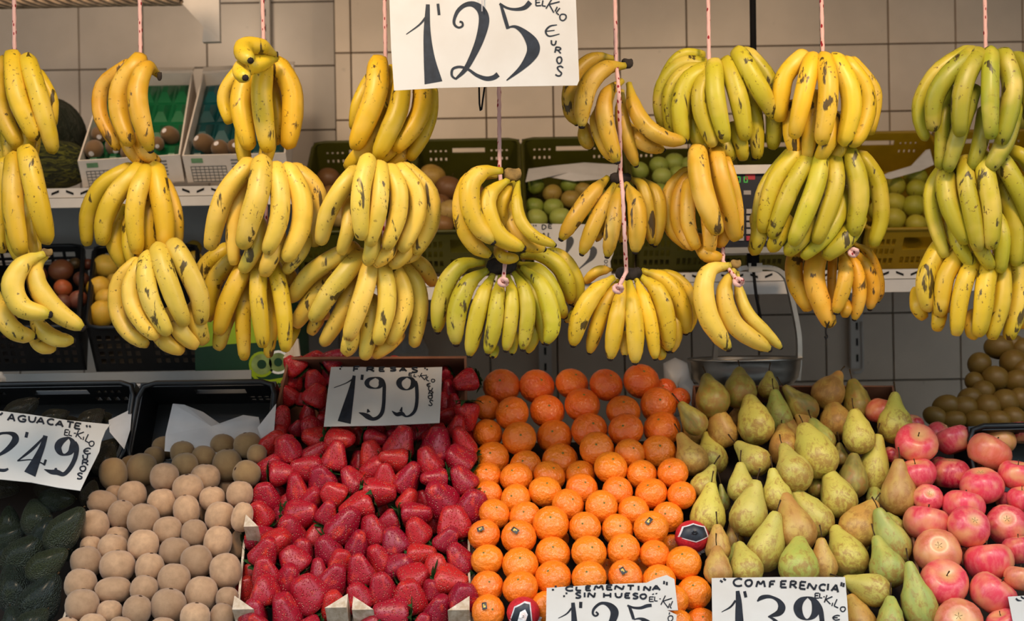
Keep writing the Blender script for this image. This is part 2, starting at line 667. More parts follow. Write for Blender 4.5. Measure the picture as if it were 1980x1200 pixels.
def apple_mesh():
    prof = []
    for i in range(15):
        a = PI * i / 14
        r = math.sin(a) ** 0.9 * (1 + 0.07 * -math.cos(a)) if 0 < i < 14 else 0.012
        z = -math.cos(a) * 0.88
        z -= 0.30 * math.exp(-(((PI - a) / 0.40) ** 2))
        z += 0.20 * math.exp(-((a / 0.36) ** 2))
        prof.append((r, z))

    def fn(v, a, t):
        s_ = 1 + 0.03 * math.cos(5 * a) * (1 - t) + 0.015 * math.sin(2 * a)
        return Vector((v.x * s_, v.y * s_, v.z))
    return mesh('apple', *lathe(prof, 20, fn), mat=M['apple'])


def pear_mesh(seed, neck):
    prof = [(0.03, 0.02), (0.26, 0.0), (0.52, 0.035), (0.76, 0.105), (0.93, 0.20), (1.0, 0.31), (0.95, 0.41), (0.86, 0.52), (0.70 * neck + .03, 0.63), (0.56 * neck, 0.74), (0.44 * neck, 0.84), (0.35 * neck, 0.92), (0.23 * neck, 0.975), (0.03, 0.99)]
    rnd = random.Random(seed)
    ax, ay, ph = rnd.uniform(-.10, .10), rnd.uniform(-.10, .10), rnd.uniform(0, 6)

    def fn(v, a, t):
        s_ = 1 + 0.035 * math.sin(2 * a + ph) + 0.03 * math.sin(3 * a + 5 * v.z + ph)
        return Vector((v.x * s_ + ax * max(0, v.z - 0.4) * 1.6, v.y * s_ + ay * max(0, v.z - 0.4) * 1.6, v.z))
    return mesh('pear', *lathe(prof, 18, fn), mat=M['pear'])


def avocado_mesh():
    prof = [(0.02, 0.02), (0.3, 0.0), (0.6, 0.06), (0.85, 0.17), (0.99, 0.32), (0.98, 0.45), (0.86, 0.6), (0.68, 0.74), (0.5, 0.86), (0.32, 0.95), (0.14, 0.995), (0.02, 1.0)]

    def fn(v, a, t):
        d = 1 + 0.05 * noise.noise(Vector((v.x * 2, v.y * 2, v.z * 5)))
        return Vector((v.x * d, v.y * d, v.z))
    return mesh('avocado', *lathe(prof, 18, fn), mat=M['avocado'])


def strawberry_mesh(seed):
    rnd = random.Random(seed)
    prof = [(0.02, 0.0), (0.26, 0.008), (0.42, 0.05), (0.56, 0.17), (0.70, 0.34), (0.85, 0.53), (0.98, 0.71), (1.0, 0.82), (0.92, 0.93), (0.64, 0.99), (0.3, 1.0), (0.03, 0.985)]
    ph, am, n_, wd = rnd.uniform(0, 6), rnd.uniform(.06, .13), rnd.choice((2, 3, 3)), rnd.uniform(0, .34)

    def fn(v, a, t):
        s_ = 1 + am * math.cos(n_ * (a - ph)) + 0.05 * noise.noise(Vector((v.x * 1.5 + seed, v.y * 1.5, v.z * 3)))
        # some berries are broad wedges with a blunt tip
        w = 1 + wd * (1 - t) * 1.8 * abs(math.cos(a - ph))
        return Vector((v.x * s_ * w, v.y * s_ * w, v.z))
    return mesh('strawberry', *lathe(prof, 16, fn), mat=M['strawberry'])


def calyx_mesh():
    vs, fs = [], []
    for i in range(8):
        a = 2 * PI * i / 8
        L = 0.95 + 0.2 * math.sin(i * 2.3)
        e1, e2 = Vector((math.cos(a), math.sin(a), 0)), Vector((-math.sin(a), math.cos(a), 0))
        b = len(vs)
        for u, w, z in ((0.05, .10, 1.0), (0.4, .22, 1.07), (0.75, .17, 1.05), (L, 0.01, 0.96 + 0.1 * math.cos(i * 1.7))):
            vs += [e1 * u + e2 * w + Vector((0, 0, z)), e1 * u - e2 * w + Vector((0, 0, z)), e1 * u + Vector((0, 0, z - 0.02))]
        for j in range(3):
            p = b + 3 * j
            fs += [(p, p + 2, p + 5, p + 3), (p + 2, p + 1, p + 4, p + 5)]
    return mesh('calyx', vs, fs, mat=M['calyx'])


ME = dict(kiwi=kiwi_mesh(), clementine=ball_mesh('clementine', M['clementine'], 0.86, 0.10, 0.035), apple=apple_mesh(), avocado=avocado_mesh(),
          round=ball_mesh('round_fruit', M['round'], 0.92, 0.06), smooth=ball_mesh('smooth_fruit', M['smoothfruit'], 0.94, 0.08),
          calyx=calyx_mesh())
PEARS = [pear_mesh(i, nk) for i, nk in enumerate((1.0, 0.85, 1.1, 0.95))]
BERRY = [strawberry_mesh(i) for i in range(6)]
_b = MB()
_b.tube([(0, 0, 0), (0.0, 0, 0.5), (0.12, 0, 1.0)], [0.10, 0.07, 0.11], 6)
ME['stem'] = mesh('stem', _b.v, _b.f, True, M['stem'])
_b = MB()
_b.add([(math.cos(a * PI / 5) * (1 if a % 2 else 0.5), math.sin(a * PI / 5) * (1 if a % 2 else 0.5), 0) for a in range(10)] + [(0, 0, 0.45)],
       [(a, (a + 1) % 10, 10) for a in range(10)])
ME['button'] = mesh('stem_button', _b.v, _b.f, True, M['stem_button'])
_b = MB()
_b.add([(math.cos(a * PI / 4), math.sin(a * PI / 4), 0) for a in range(8)] + [(0.5 * math.cos(a * PI / 4), .5 * math.sin(a * PI / 4), 0.35) for a in range(8)],
       [(a, (a + 1) % 8, 8 + (a + 1) % 8, 8 + a) for a in range(8)] + [tuple(range(8, 16))])
ME['kend'] = mesh('stem_end', _b.v, _b.f, True, M['kiwi_end'])
_b = MB()
for i in range(5):
    a = 2 * PI * i / 5
    _b.add([(0.3 * math.cos(a - .9), 0.3 * math.sin(a - .9), 0), (math.cos(a), math.sin(a), 0.3), (0.3 * math.cos(a + .9), 0.3 * math.sin(a + .9), 0), (0, 0, 0.1)], [(0, 1, 3), (1, 2, 3)])
ME['acalyx'] = mesh('calyx', _b.v, _b.f, True, M['stem'])
# a fruit sticker: a small patch bent to the ball it sits on
_b = MB()
_n = 5
for jj in range(_n):
    for ii in range(_n):
        x_, y_ = (ii / (_n - 1) - .5) * .44, (jj / (_n - 1) - .5) * .28
        _b.v.append(Vector((x_, y_, math.sqrt(max(0.01, 1.012 - x_ * x_ - y_ * y_)))))
_b.f = [(j * _n + i, j * _n + i + 1, (j + 1) * _n + i + 1, (j + 1) * _n + i) for j in range(_n - 1) for i in range(_n - 1)]
ME['sticker'] = mesh('sticker', _b.v, _b.f, True, M['sticker'])
ME['sticker'].materials.append(M['sticker_gold'])
for i_, p_ in enumerate(ME['sticker'].polygons):
    p_.material_index = 1 if i_ in (5, 6, 10) else 0


def aim(d, spin=0.0):
    """rotation that takes +Z to d"""
    q = Vector((0, 0, 1)).rotation_difference(Vector(d).normalized())
    return q @ Quaternion((0, 0, 1), spin)


SX, SY, SZ = RM @ Vector((1, 0, 0)), RM @ Vector((0, 1, 0)), RM @ Vector((0, 0, 1))      # right, up and towards the viewer


# ------------------------------------------------------------------ the piles: fruit lie on the slope and push each other apart
FR = []                                               # every fruit of the piles, before it is built


def put(kind, px, py, w, h, **kw):
    FR.append(dict(kind=kind, px=px, py=py, w=w, h=h, **kw))


def rows(name, items, band):
    """items sorted into rows by height in the pile, then along each row"""
    items = sorted(items, key=lambda f: f['py'])
    out, cur = [], []
    for f in items:
        if cur and f['py'] - cur[0]['py'] > band:
            out.append(cur)
            cur = []
        cur.append(f)
    if cur:
        out.append(cur)
    for j, r in enumerate(out):
        r.sort(key=lambda f: f['px'])
        for i, f in enumerate(r):
            f['row'], f['col'] = j + 1, i + 1
            f['place'] = '%s from left in %s row from the back' % (ORD[i + 1], ORD[j + 1])


def T(ox, oy, s):
    return lambda x, y: (ox + x / s, oy + y / s)


# kiwis (x, y, w, h, lying) in the crop from (0, 840) at 3.3
KW = [(1048, 85, 150, 140), (1165, 105, 150, 120), (1300, 140, 150, 130), (1420, 60, 150, 120), (1580, 45, 170, 110), (1640, 125, 120, 120),
      (723, 250, 170, 195), (905, 225, 190, 200), (1050, 270, 175, 170), (1180, 195, 160, 150), (1310, 275, 180, 165), (1450, 195, 180, 195), (1575, 250, 165, 165, 60),
      (985, 125, 130, 90), (830, 185, 110, 100), (735, 380, 120, 110), (845, 385, 175, 170), (1035, 440, 180, 180), (1200, 345, 190, 175), (1355, 405, 160, 140), (1530, 380, 165, 160), (1445, 335, 100, 100),
      (655, 435, 150, 185, 70), (775, 510, 165, 175), (915, 545, 195, 200), (1190, 485, 160, 190), (1315, 490, 110, 130), (1405, 525, 185, 185), (1545, 525, 130, 180),
      (597, 580, 190, 190), (1070, 615, 180, 175), (1240, 630, 160, 170), (1390, 685, 175, 195), (1520, 695, 110, 170),
      (750, 655, 150, 130), (580, 705, 130, 110), (720, 720, 185, 160), (915, 705, 190, 190), (1115, 750, 190, 180), (1255, 810, 195, 200),
      (550, 815, 190, 195), (750, 840, 215, 195), (955, 850, 175, 180), (1440, 870, 195, 215), (515, 955, 195, 190), (1110, 925, 200, 195),
      (722, 992, 165, 220, 90), (920, 985, 170, 165), (1285, 1015, 200, 210), (1450, 1045, 140, 140), (525, 1088, 205, 195), (1075, 1090, 215, 205),
      (700, 1125, 155, 130), (875, 1120, 175, 180), (1245, 1165, 185, 175), (1415, 1160, 150, 160), (590, 1215, 170, 140), (770, 1230, 150, 130), (430, 1235, 150, 130), (1040, 1245, 170, 150)]
t = T(0, 840, 3.3)
for e in KW:
    x, y = t(e[0], e[1])
    w, h = e[2] / 3.3, e[3] / 3.3
    if h < 0.9 * w and len(e) < 5:
        y, h = y - h / 2 + 0.46 * w, 0.92 * w
    put('kiwi', x, y, w, h, lie=e[4] if len(e) > 4 else random.uniform(-14, 14))

# clementines (x, y, w) in the photograph
CL = [(970, 747, 70), (1038, 747, 68), (1106, 742, 63), (1172, 744, 65), (1240, 737, 70), (1285, 754, 46), (1315, 769, 40), (941, 789, 52), (990, 799, 66), (1058, 795, 66), (1126, 783, 69), (1205, 795, 65), (1273, 783, 70),
      (943, 838, 58), (1004, 847, 65), (1072, 844, 67), (1140, 832, 70), (1210, 831, 66), (1280, 829, 71), (951, 886, 66), (1016, 901, 62), (1083, 890, 69), (1154, 868, 67), (1218, 876, 58), (1274, 873, 66),
      (941, 921, 57), (998, 923, 62), (1062, 920, 62), (1122, 918, 58), (1181, 904, 65), (1241, 917, 59), (1301, 914, 60), (944, 955, 54), (997, 965, 59), (1054, 950, 63), (1125, 945, 63), (1194, 950, 60), (1259, 954, 62), (1318, 957, 56),
      (956, 993, 59), (1015, 999, 61), (1098, 976, 63), (1163, 979, 63), (1225, 988, 60), (1291, 999, 59), (1065, 1013, 71), (1131, 1020, 62), (1194, 1024, 61), (1259, 1020, 67), (936, 1034, 61), (1003, 1038, 68),
      (942, 1082, 62), (1006, 1092, 70), (1069, 1070, 67), (1139, 1068, 67), (1206, 1063, 64), (1266, 1072, 60), (1298, 1052, 40), (1322, 1088, 68), (942, 1134, 63), (1006, 1136, 68), (1069, 1117, 70), (1139, 1116, 66), (1209, 1115, 67), (1274, 1122, 64),
      (944, 1182, 65), (1342, 1146, 67), (1300, 1160, 62), (1356, 1204, 60), (1056, 1172, 60), (1312, 1208, 58), (1080, 1040, 40), (1235, 1095, 44), (1170, 1100, 42)]
STK = {(1003, 1038), (936, 1034), (1209, 1115), (944, 1182), (1259, 1020)}
for x, y, w in CL:
    put('clementine', x, y, w, w, small=(w <= 46), stk=(x, y) in STK)
put('wrapped', 1338, 1037, 66, 64, seen='black')
put('wrapped', 1012, 1184, 64, 62, seen='orange')

# apples (x, y, w, end shown: s stem, c calyx, 0 none, colour)
AP = [(1772, 857, 80, 's', 0), (1844, 850, 68, 0, 0), (1912, 875, 84, 0, 2), (1818, 838, 52, 0, 0), (1932, 850, 62, 0, 3), (1976, 836, 54, 0, 1), (1774, 916, 72, 0, 0), (1838, 915, 74, 0, 1), (1898, 938, 82, 0, 0),
      (1966, 918, 70, 0, 0), (1795, 962, 56, 'c', 0), (1863, 980, 80, 0, 0), (1947, 970, 44, 0, 0), (1978, 964, 60, 0, 0), (1791, 1012, 88, 0, 0), (1874, 1017, 80, 'c', 0), (1947, 1014, 80, 'c', 0), (1813, 1066, 90, 'c', 2), (1913, 1086, 94, 0, 0),
      (1973, 1062, 70, 0, 0), (1825, 1127, 92, 's', 0), (1919, 1148, 92, 0, 0), (1972, 1118, 62, 0, 2), (1854, 1202, 92, 'c', 2), (1941, 1206, 66, 0, 0), (1728, 880, 40, 0, 1), (1707, 796, 66, 0, 4), (1766, 818, 40, 0, 1), (1868, 1075, 44, 0, 1), (1820, 900, 40, 0, 1)]
for x, y, w, e, cc in AP:
    put('apple', x, y, w, w * 0.94, end=e, cc=cc)

# avocados: neck tip and round end, width; crop (0, 840) at 3.3
AV = [(150, 360, -20, 330, 150), (180, 420, 235, 560, 185), (520, 410, 330, 420, 150), (40, 400, 60, 610, 145), (320, 490, 270, 640, 130), (565, 410, 390, 640, 200), (210, 560, 20, 680, 150),
      (330, 595, 130, 800, 230), (10, 650, 30, 800, 120), (470, 700, 270, 850, 180), (20, 790, 110, 1020, 240), (395, 830, 230, 1100, 250), (40, 1060, 90, 1230, 150), (300, 1110, 180, 1230, 170), (180, 330, 300, 370, 110), (600, 260, 570, 400, 120), (720, 20, 660, 190, 150), (480, 680, 440, 760, 90)]
t = T(0, 840, 3.3)
for x0, y0, x1, y1, w in AV:
    a, b_ = t(x0, y0), t(x1, y1)
    put('avocado', b_[0], b_[1], w / 3.3, w / 3.3, tip=a)
t = T(0, 560, 3.96)
for x0, y0, x1, y1, w in ((330, 800, 130, 950, 190), (560, 920, 390, 990, 140), (760, 930, 680, 1010, 160), (640, 1010, 520, 1030, 120), (900, 1140, 800, 1240, 150), (840, 960, 740, 1000, 130)):
    a, b_ = t(x0, y0), t(x1, y1)
    put('avocado', b_[0], b_[1], w / 3.96, w / 3.96, tip=a)

# pears: stalk end, round end, width, colour 0 green-yellow 1 russet 2 green 3 dark; three crops
PR = []
for tt, lst in ((T(1000, 560, 3.96), [(1470, 690, 1520, 970, 245, 3), (1720, 640, 1690, 900, 235, 3), (1240, 860, 1420, 1090, 180, 3), (1510, 890, 1610, 1200, 210, 1), (1810, 820, 1845, 1180, 265, 0), (1790, 880, 1660, 1060, 170, 1), (1300, 1000, 1400, 1170, 170, 1)]),
                (T(1480, 560, 3.96), [(50, 640, 10, 830, 150, 0), (65, 750, 120, 1090, 200, 2), (150, 720, 360, 990, 205, 3), (610, 655, 400, 880, 240, 1), (675, 695, 720, 1010, 215, 3), (525, 825, 555, 1140, 240, 1), (690, 920, 730, 1250, 225, 0), (1010, 795, 985, 1170, 255, 0), (215, 1010, 170, 1260, 200, 1), (255, 950, 420, 1170, 190, 1), (385, 1015, 450, 1260, 205, 2)]),
                (T(1380, 840, 3.3), [(280, -140, 190, 0, 110, 1), (165, 60, 330, 235, 175, 0), (470, -20, 450, 200, 210, 1), (620, -40, 690, 270, 245, 0), (480, 85, 540, 360, 225, 0), (185, 180, 170, 430, 165, 0), (390, 220, 410, 490, 180, 0), (290, 290, 185, 640, 235, 0),
                                     (0, 310, -60, 640, 220, 0), (20, 205, -110, 400, 160, 0), (470, 395, 555, 745, 250, 1), (535, 370, 715, 640, 220, 0), (750, 235, 835, 525, 225, 0), (915, 125, 870, 400, 185, 3), (1060, -30, 1000, 345, 195, 0), (1190, 145, 1175, 505, 215, 1),
                                     (1030, 330, 1040, 480, 120, 2), (1045, 440, 850, 690, 225, 1), (1045, 460, 1180, 810, 215, 2), (425, 480, 290, 850, 225, 0), (580, 705, 510, 960, 235, 2), (690, 655, 700, 930, 170, 1), (825, 645, 890, 905, 240, 0), (915, 615, 940, 760, 110, 0), (1070, 660, 1140, 970, 220, 2),
                                     (1265, 775, 1330, 1200, 205, 2), (850, 930, 1120, 1030, 200, 0), (1150, 1040, 1120, 1290, 170, 2), (880, 1040, 970, 1290, 185, 1), (190, 745, 230, 960, 200, 0), (690, 850, 700, 980, 110, 2), (150, 690, 110, 890, 130, 2),
                                     (-30, 0, 0, 250, 190, 0), (-200, 10, -100, 250, 190, 1), (40, 300, 70, 470, 80, 2), (650, 290, 670, 400, 110, 3), (810, 60, 810, 200, 100, 3), (1130, 520, 1190, 640, 110, 2)])):
    for x0, y0, x1, y1, w, cc in lst:
        s_ = 3.3 if tt(0, 0) == (1380, 840) else 3.96
        PR.append((*tt(x0, y0), *tt(x1, y1), w / s_, cc))
for x, y, w in ((1389, 1062, 46), (1389, 1106, 50), (1420, 1047, 38)):
    PR.append((x - 2, y - 46, x, y + w / 2, w, 1))
for x0, y0, x1, y1, w, cc in PR:
    L = math.hypot(x1 - x0, y1 - y0)
    u = ((x0 - x1) / L, (y0 - y1) / L)
    put('pear', x1 + u[0] * w * 0.48, y1 + u[1] * w * 0.48, w, w, tip=(x0, y0), bot=(x1, y1), cc=cc)

# strawberries (x, y, w, h): crop (440, 840) at 3.3, then (500, 560) at 3.96
SB = [(290, 60, 150, 130), (380, 90, 160, 150), (560, 25, 170, 110), (720, 30, 200, 110), (940, 25, 160, 90), (1110, 60, 180, 190), (1340, 70, 180, 190), (1500, 50, 130, 190), (560, 130, 160, 130), (690, 140, 140, 170),
      (920, 130, 130, 170), (1060, 160, 180, 120), (1290, 170, 160, 130), (1480, 165, 150, 160), (270, 210, 150, 150), (400, 180, 110, 100), (340, 250, 160, 120), (500, 220, 200, 120), (940, 230, 170, 130), (600, 290, 140, 180), (690, 250, 90, 120),
      (800, 295, 160, 130), (1005, 265, 130, 110), (1150, 280, 180, 180), (1320, 280, 140, 150), (1500, 290, 150, 150), (440, 340, 160, 150), (680, 380, 140, 140), (960, 370, 190, 140), (1360, 410, 220, 190), (235, 400, 160, 170), (310, 360, 90, 100),
      (380, 440, 110, 110), (540, 400, 120, 110), (830, 460, 220, 150), (965, 460, 100, 120), (1150, 420, 140, 120), (1560, 460, 170, 170), (210, 510, 150, 140), (470, 510, 190, 170), (640, 500, 140, 130), (740, 580, 180, 200), (1200, 510, 190, 150),
      (1440, 570, 190, 160), (330, 530, 110, 120), (930, 620, 150, 170), (1030, 560, 140, 110), (1210, 620, 160, 150), (395, 620, 180, 160), (210, 660, 170, 180), (1400, 670, 150, 120), (1500, 690, 90, 120), (570, 650, 110, 160), (310, 690, 170, 160),
      (830, 700, 170, 140), (1060, 690, 160, 170), (240, 750, 180, 150), (475, 750, 140, 160), (640, 740, 170, 160), (720, 810, 140, 120), (960, 790, 160, 160), (1240, 770, 180, 140), (1480, 800, 170, 180), (420, 810, 150, 160), (240, 870, 170, 160),
      (580, 880, 140, 140), (850, 870, 170, 180), (1100, 840, 170, 140), (1330, 860, 160, 170), (1190, 920, 170, 170), (390, 930, 180, 180), (670, 930, 160, 170), (1420, 930, 190, 150), (130, 990, 100, 170), (240, 1000, 180, 160), (510, 1020, 220, 180),
      (990, 990, 140, 190), (1160, 1040, 190, 170), (840, 1040, 160, 160), (1500, 1040, 150, 170), (680, 1090, 160, 150), (370, 1130, 190, 170), (170, 1135, 170, 140), (1050, 1140, 210, 150), (1350, 1120, 190, 170), (200, 1210, 130, 110), (520, 1230, 150, 110),
      (910, 1230, 160, 120), (1240, 1220, 150, 120), (790, 1000, 110, 110), (1010, 900, 110, 110), (560, 990, 110, 100), (1300, 990, 120, 110), (760, 300, 100, 110), (870, 340, 110, 110), (1420, 480, 100, 110), (1080, 620, 100, 110), (480, 860, 110, 110),
      (1250, 420, 110, 110), (840, 180, 110, 120), (540, 560, 110, 110), (1310, 560, 100, 120), (1390, 770, 110, 110), (800, 960, 100, 100), (150, 880, 80, 100), (1510, 560, 90, 100)]
t = T(440, 840, 3.3)
for x, y, w, h in SB:
    put('strawberry', *t(x, y), w / 3.3, h / 3.3)
SB2 = [(275, 570, 150, 150), (425, 550, 140, 160), (575, 540, 150, 140), (750, 570, 120, 110), (865, 575, 140, 120), (1040, 575, 120, 100), (260, 690, 140, 160), (425, 700, 150, 130), (230, 810, 130, 130), (440, 815, 150, 140), (335, 840, 90, 90), (535, 660, 90, 130),
       (160, 1000, 190, 165), (380, 945, 140, 120), (420, 1080, 185, 180), (140, 1130, 180, 150), (640, 1110, 200, 160), (890, 1080, 180, 150), (1070, 1020, 165, 140), (1095, 1130, 210, 140), (1240, 1085, 160, 120), (1360, 1130, 180, 140), (1430, 650, 100, 100),
       (1590, 700, 180, 120), (1460, 770, 130, 120), (1420, 870, 110, 150), (1450, 970, 130, 120), (1600, 960, 165, 190), (1520, 1050, 165, 140), (1590, 1140, 140, 120), (200, 1180, 150, 110), (485, 1010, 90, 90), (300, 1060, 110, 110), (520, 1020, 100, 110), (770, 1120, 110, 110), (960, 1180, 120, 100), (530, 900, 110, 110), (1500, 870, 110, 120), (340, 620, 100, 100), (640, 610, 110, 90)]
t = T(500, 560, 3.96)
for x, y, w, h in SB2:
    put('strawberry', *t(x, y), w / 3.96, h / 3.96)

GROW = dict(kiwi=1.06, clementine=1.03, pear=1.1, strawberry=1.0, avocado=1.08, apple=1.03)
for f in FR:
    f['w'] *= GROW.get(f['kind'], 1)
    f['h'] *= GROW.get(f['kind'], 1)

# --- settle: each fruit moves only along its own sight line until none bites into another
n = len(FR)
RAYS = np.array([ray(f['px'], f['py']) for f in FR])
Y0 = np.empty(n)
for i, f in enumerate(FR):
    lift = 0.0
    if f['kind'] == 'strawberry':
        lift = -0.004
    Y0[i] = sl(f['px'], f['py'], lift).y
YY = Y0.copy()
RR = np.array([0.25 * (f['w'] + f['h']) * y / F for f, y in zip(FR, Y0)])
RR *= np.array([dict(strawberry=0.94, avocado=0.98, pear=1.0).get(f['kind'], 0.985) for f in FR])
SMALL = np.array([1.0 if f.get('small') or f['w'] < 36 or (f['kind'] == 'pear' and f['w'] < 50) or (f['kind'] == 'apple' and f['w'] < 50) else 0.0 for f in FR])
YY += SMALL * 0.045
PYv = np.array([f['py'] for f in FR])
c0 = np.array(C0)
for it in range(260):
    P = c0 + RAYS * YY[:, None]
    D = np.linalg.norm(P[:, None] - P[None], axis=2)
    O = (RR[:, None] + RR[None]) - D
    np.fill_diagonal(O, -1)
    O[O < 0] = 0
    key = YY - PYv * 4e-4 + SMALL * 0.03
    front = key[:, None] < key[None]
    mv = np.where(front, -O, O).sum(axis=1) * 0.22
    YY += np.clip(mv, -0.006, 0.006)
    YY = np.clip(YY, Y0 - 0.028, Y0 + 0.080)
for i, f in enumerate(FR):
    f['p'] = c0 + RAYS[i] * YY[i]
    f['s'] = YY[i] / F                                  # metres per pixel there
BY = {}
for f in FR:
    BY.setdefault(f['kind'], []).append(f)
for kd, band in (('kiwi', 24), ('clementine', 24), ('apple', 30), ('strawberry', 15), ('pear', 30), ('avocado', 26)):
    rows(kd, BY[kd], band)

RN = random.Random(3)
for f in FR:
    kd, s_, p = f['kind'], f['s'], Vector(f['p'])
    w, h = f['w'] * s_, f['h'] * s_
    if kd == 'kiwi':
        a = math.radians(f['lie'] + 90)
        d = SX * math.cos(a) + SY * math.sin(a) + SZ * (0.55 if abs(f['lie']) > 30 else RN.uniform(-0.35, 0.1))
        shade = RN.uniform(0.86, 1.06)
        base = lin(196 * shade, 154 * shade, 116 * shade)
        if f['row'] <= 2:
            base = lin(150, 118, 76)  # shade over the back rows, painted as a darker skin
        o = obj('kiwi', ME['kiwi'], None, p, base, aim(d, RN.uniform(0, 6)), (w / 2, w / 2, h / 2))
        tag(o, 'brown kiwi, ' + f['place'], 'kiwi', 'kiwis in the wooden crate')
        for sg in (1, -1):
            obj('stem_end', ME['kend'], o, (0, 0, 0.97 * sg), rot=aim((0, 0, sg)), scale=(0.17, 0.17, 0.14))
    elif kd == 'clementine':
        e = RN.uniform(0.35, 0.95)
        d = SZ * math.cos(e) + SY * math.sin(e) + SX * RN.uniform(-0.4, 0.4)
        g = RN.uniform(0, 1)
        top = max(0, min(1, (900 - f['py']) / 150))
        c = lin(246 - 14 * top, 118 + 16 * g - 28 * top, 24 + 6 * top)  # towards the back the dimmer, warmer light is put into the peel colour
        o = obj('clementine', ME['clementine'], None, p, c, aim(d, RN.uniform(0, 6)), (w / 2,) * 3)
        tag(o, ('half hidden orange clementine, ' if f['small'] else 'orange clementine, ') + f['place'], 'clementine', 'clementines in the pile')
        obj('stem_button', ME['button'], o, (0, 0, 0.762), scale=(0.092, 0.092, 0.10))
        if f['stk']:
            dl = o.rotation_quaternion.inverted() @ (SZ * 0.75 + SY * 0.5 - SX * 0.2)
            obj('sticker', ME['sticker'], o, (0, 0, 0), rot=aim(dl, 0.4), scale=(0.995, 0.995, 0.95))
    elif kd == 'wrapped':
        o = obj('wrapped_clementine', ball_mesh('wrapped_clementine', M['red_paper'], 0.95, 0.02, 0.0), None, p, None, aim(SY + SZ * 0.4), (w / 2,) * 3)
        tag(o, 'clementine in red paper with a dark printed patch, beside the pears' if f['seen'] == 'black' else 'clementine in red paper with an orange figure on black, below the pile', 'clementine', 'clementines wrapped in red paper')
        b = MB()
        vs, rim = [], []
        for (x_, y_) in ([(-.78, .1), (-.55, .62), (.0, .8), (.62, .62), (.8, .12), (.1, -.1)] if f['seen'] == 'black' else [(-.75, -.3), (-.5, .45), (.05, .72), (.35, .65), (.45, -.3), (.0, -.55), (-.5, -.6)]):
            vs.append((x_, y_))
        cx_, cy_ = sum(v_[0] for v_ in vs) / len(vs), sum(v_[1] for v_ in vs) / len(vs)

        def patch(name, poly, rad, mat):
            b = MB()
            qn = 6
            pts = []
            m_ = len(poly)
            cx_, cy_ = sum(v_[0] for v_ in poly) / m_, sum(v_[1] for v_ in poly) / m_
            dens = []
            for i in range(m_):
                for kk in range(4):
                    u_ = kk / 4
                    dens.append((poly[i][0] * (1 - u_) + poly[(i + 1) % m_][0] * u_, poly[i][1] * (1 - u_) + poly[(i + 1) % m_][1] * u_))
            for kk in range(1, qn + 1):
                for (x_, y_) in dens:
                    X, Y_ = cx_ + (x_ - cx_) * kk / qn, cy_ + (y_ - cy_) * kk / qn
                    Z = math.sqrt(max(0.02, 1 - X * X - Y_ * Y_))
                    pts.append((SX * X + SY * Y_ + SZ * Z) * (rad * w / 2))
            nn = len(dens)
            c_ = len(pts)
            Z = math.sqrt(max(0.02, 1 - cx_ * cx_ - cy_ * cy_))
            pts.append((SX * cx_ + SY * cy_ + SZ * Z) * (rad * w / 2))
            fs = [(c_, i, (i + 1) % nn) for i in range(nn)]
            for kk in range(qn - 1):
                fs += [(kk * nn + i, kk * nn + (i + 1) % nn, (kk + 1) * nn + (i + 1) % nn, (kk + 1) * nn + i) for i in range(nn)]
            iq = o.rotation_quaternion.inverted()
            return obj(name, mesh(name, [(iq @ q_) / (w / 2) for q_ in pts], fs, True, mat), o)
        big = [(cx_ + (x_ - cx_) * 1.14, cy_ + (y_ - cy_) * 1.14) for x_, y_ in vs]
        patch('white_border', big, 1.01, M['wrap_white'])
        patch('printed_patch', vs, 1.02, M['wrap_black'])
        if f['seen'] == 'orange':
            patch('printed_figure', [(-.35, -.3), (-.2, .25), (.1, .4), (.25, .1), (.1, -.35)], 1.03, M['clementine'])
        # the crumpled paper twist
        tw = MB()
        for kk in range(5):
            a0 = -1.3 + 0.22 * kk
            d0, d1 = SX * math.cos(a0) + SY * math.sin(a0), SX * math.cos(a0 + .2) + SY * math.sin(a0 + .2)
            iq = o.rotation_quaternion.inverted()
            e_ = [d0 * .96, d1 * .96, d1 * (1.16 + .06 * (kk % 2)) + SZ * (.12 * (-1) ** kk), d0 * 1.14 - SZ * .1]
            tw.slab([iq @ q_ for q_ in e_], iq @ (SZ * 0.02))
        tw.build('paper_twist', M['wrap_white'], o)
    elif kd == 'apple':
        e = RN.uniform(0.2, 0.6)
        if f['end'] == 's':
            d = SZ * 0.75 + SY * 0.75 + SX * RN.uniform(-.1, .5)
        elif f['end'] == 'c':
            d = -(SZ * 0.8 + SY * 0.55 + SX * RN.uniform(-.3, .3))
        else:
            d = SY * RN.choice((1, 1, -1)) + SX * RN.uniform(-.7, .7) + SZ * RN.uniform(-.35, .15)
        c = [lin(222, 62, 82), lin(184, 24, 54), lin(214, 112, 78), lin(222, 150, 74), lin(210, 92, 58)][f['cc']]
        c = tuple(q_ * RN.uniform(.88, 1.1) for q_ in c[:3]) + (1,)
        o = obj('apple', ME['apple'], None, p, c, aim(d, RN.uniform(0, 6)), (w / 2, w / 2, h / 2))
        nm = ['pink red apple, ', 'deep red apple, ', 'pale orange pink apple, ', 'yellow apple, ', 'orange red apple behind a pear, '][f['cc']]
        tag(o, nm + f['place'], 'apple', 'apples in the pile')
        obj('stem', ME['stem'], o, (0, 0, 0.55), scale=(0.32, 0.32, 0.34))
        obj('calyx', ME['acalyx'], o, (0, 0, -0.66), rot=aim((0, 0, -1)), scale=(0.17, 0.17, 0.2))
    elif kd == 'avocado':
        tip = f['tip']
        bx, by = f['px'], f['py']
        Lp = max(1.0, math.hypot(tip[0] - bx, tip[1] - by)) + 0.15 * f['w']
        L = max(Lp * s_ * 1.05, 1.35 * w)
        tilt = math.sqrt(max(0, L * L - (Lp * s_) ** 2)) / L
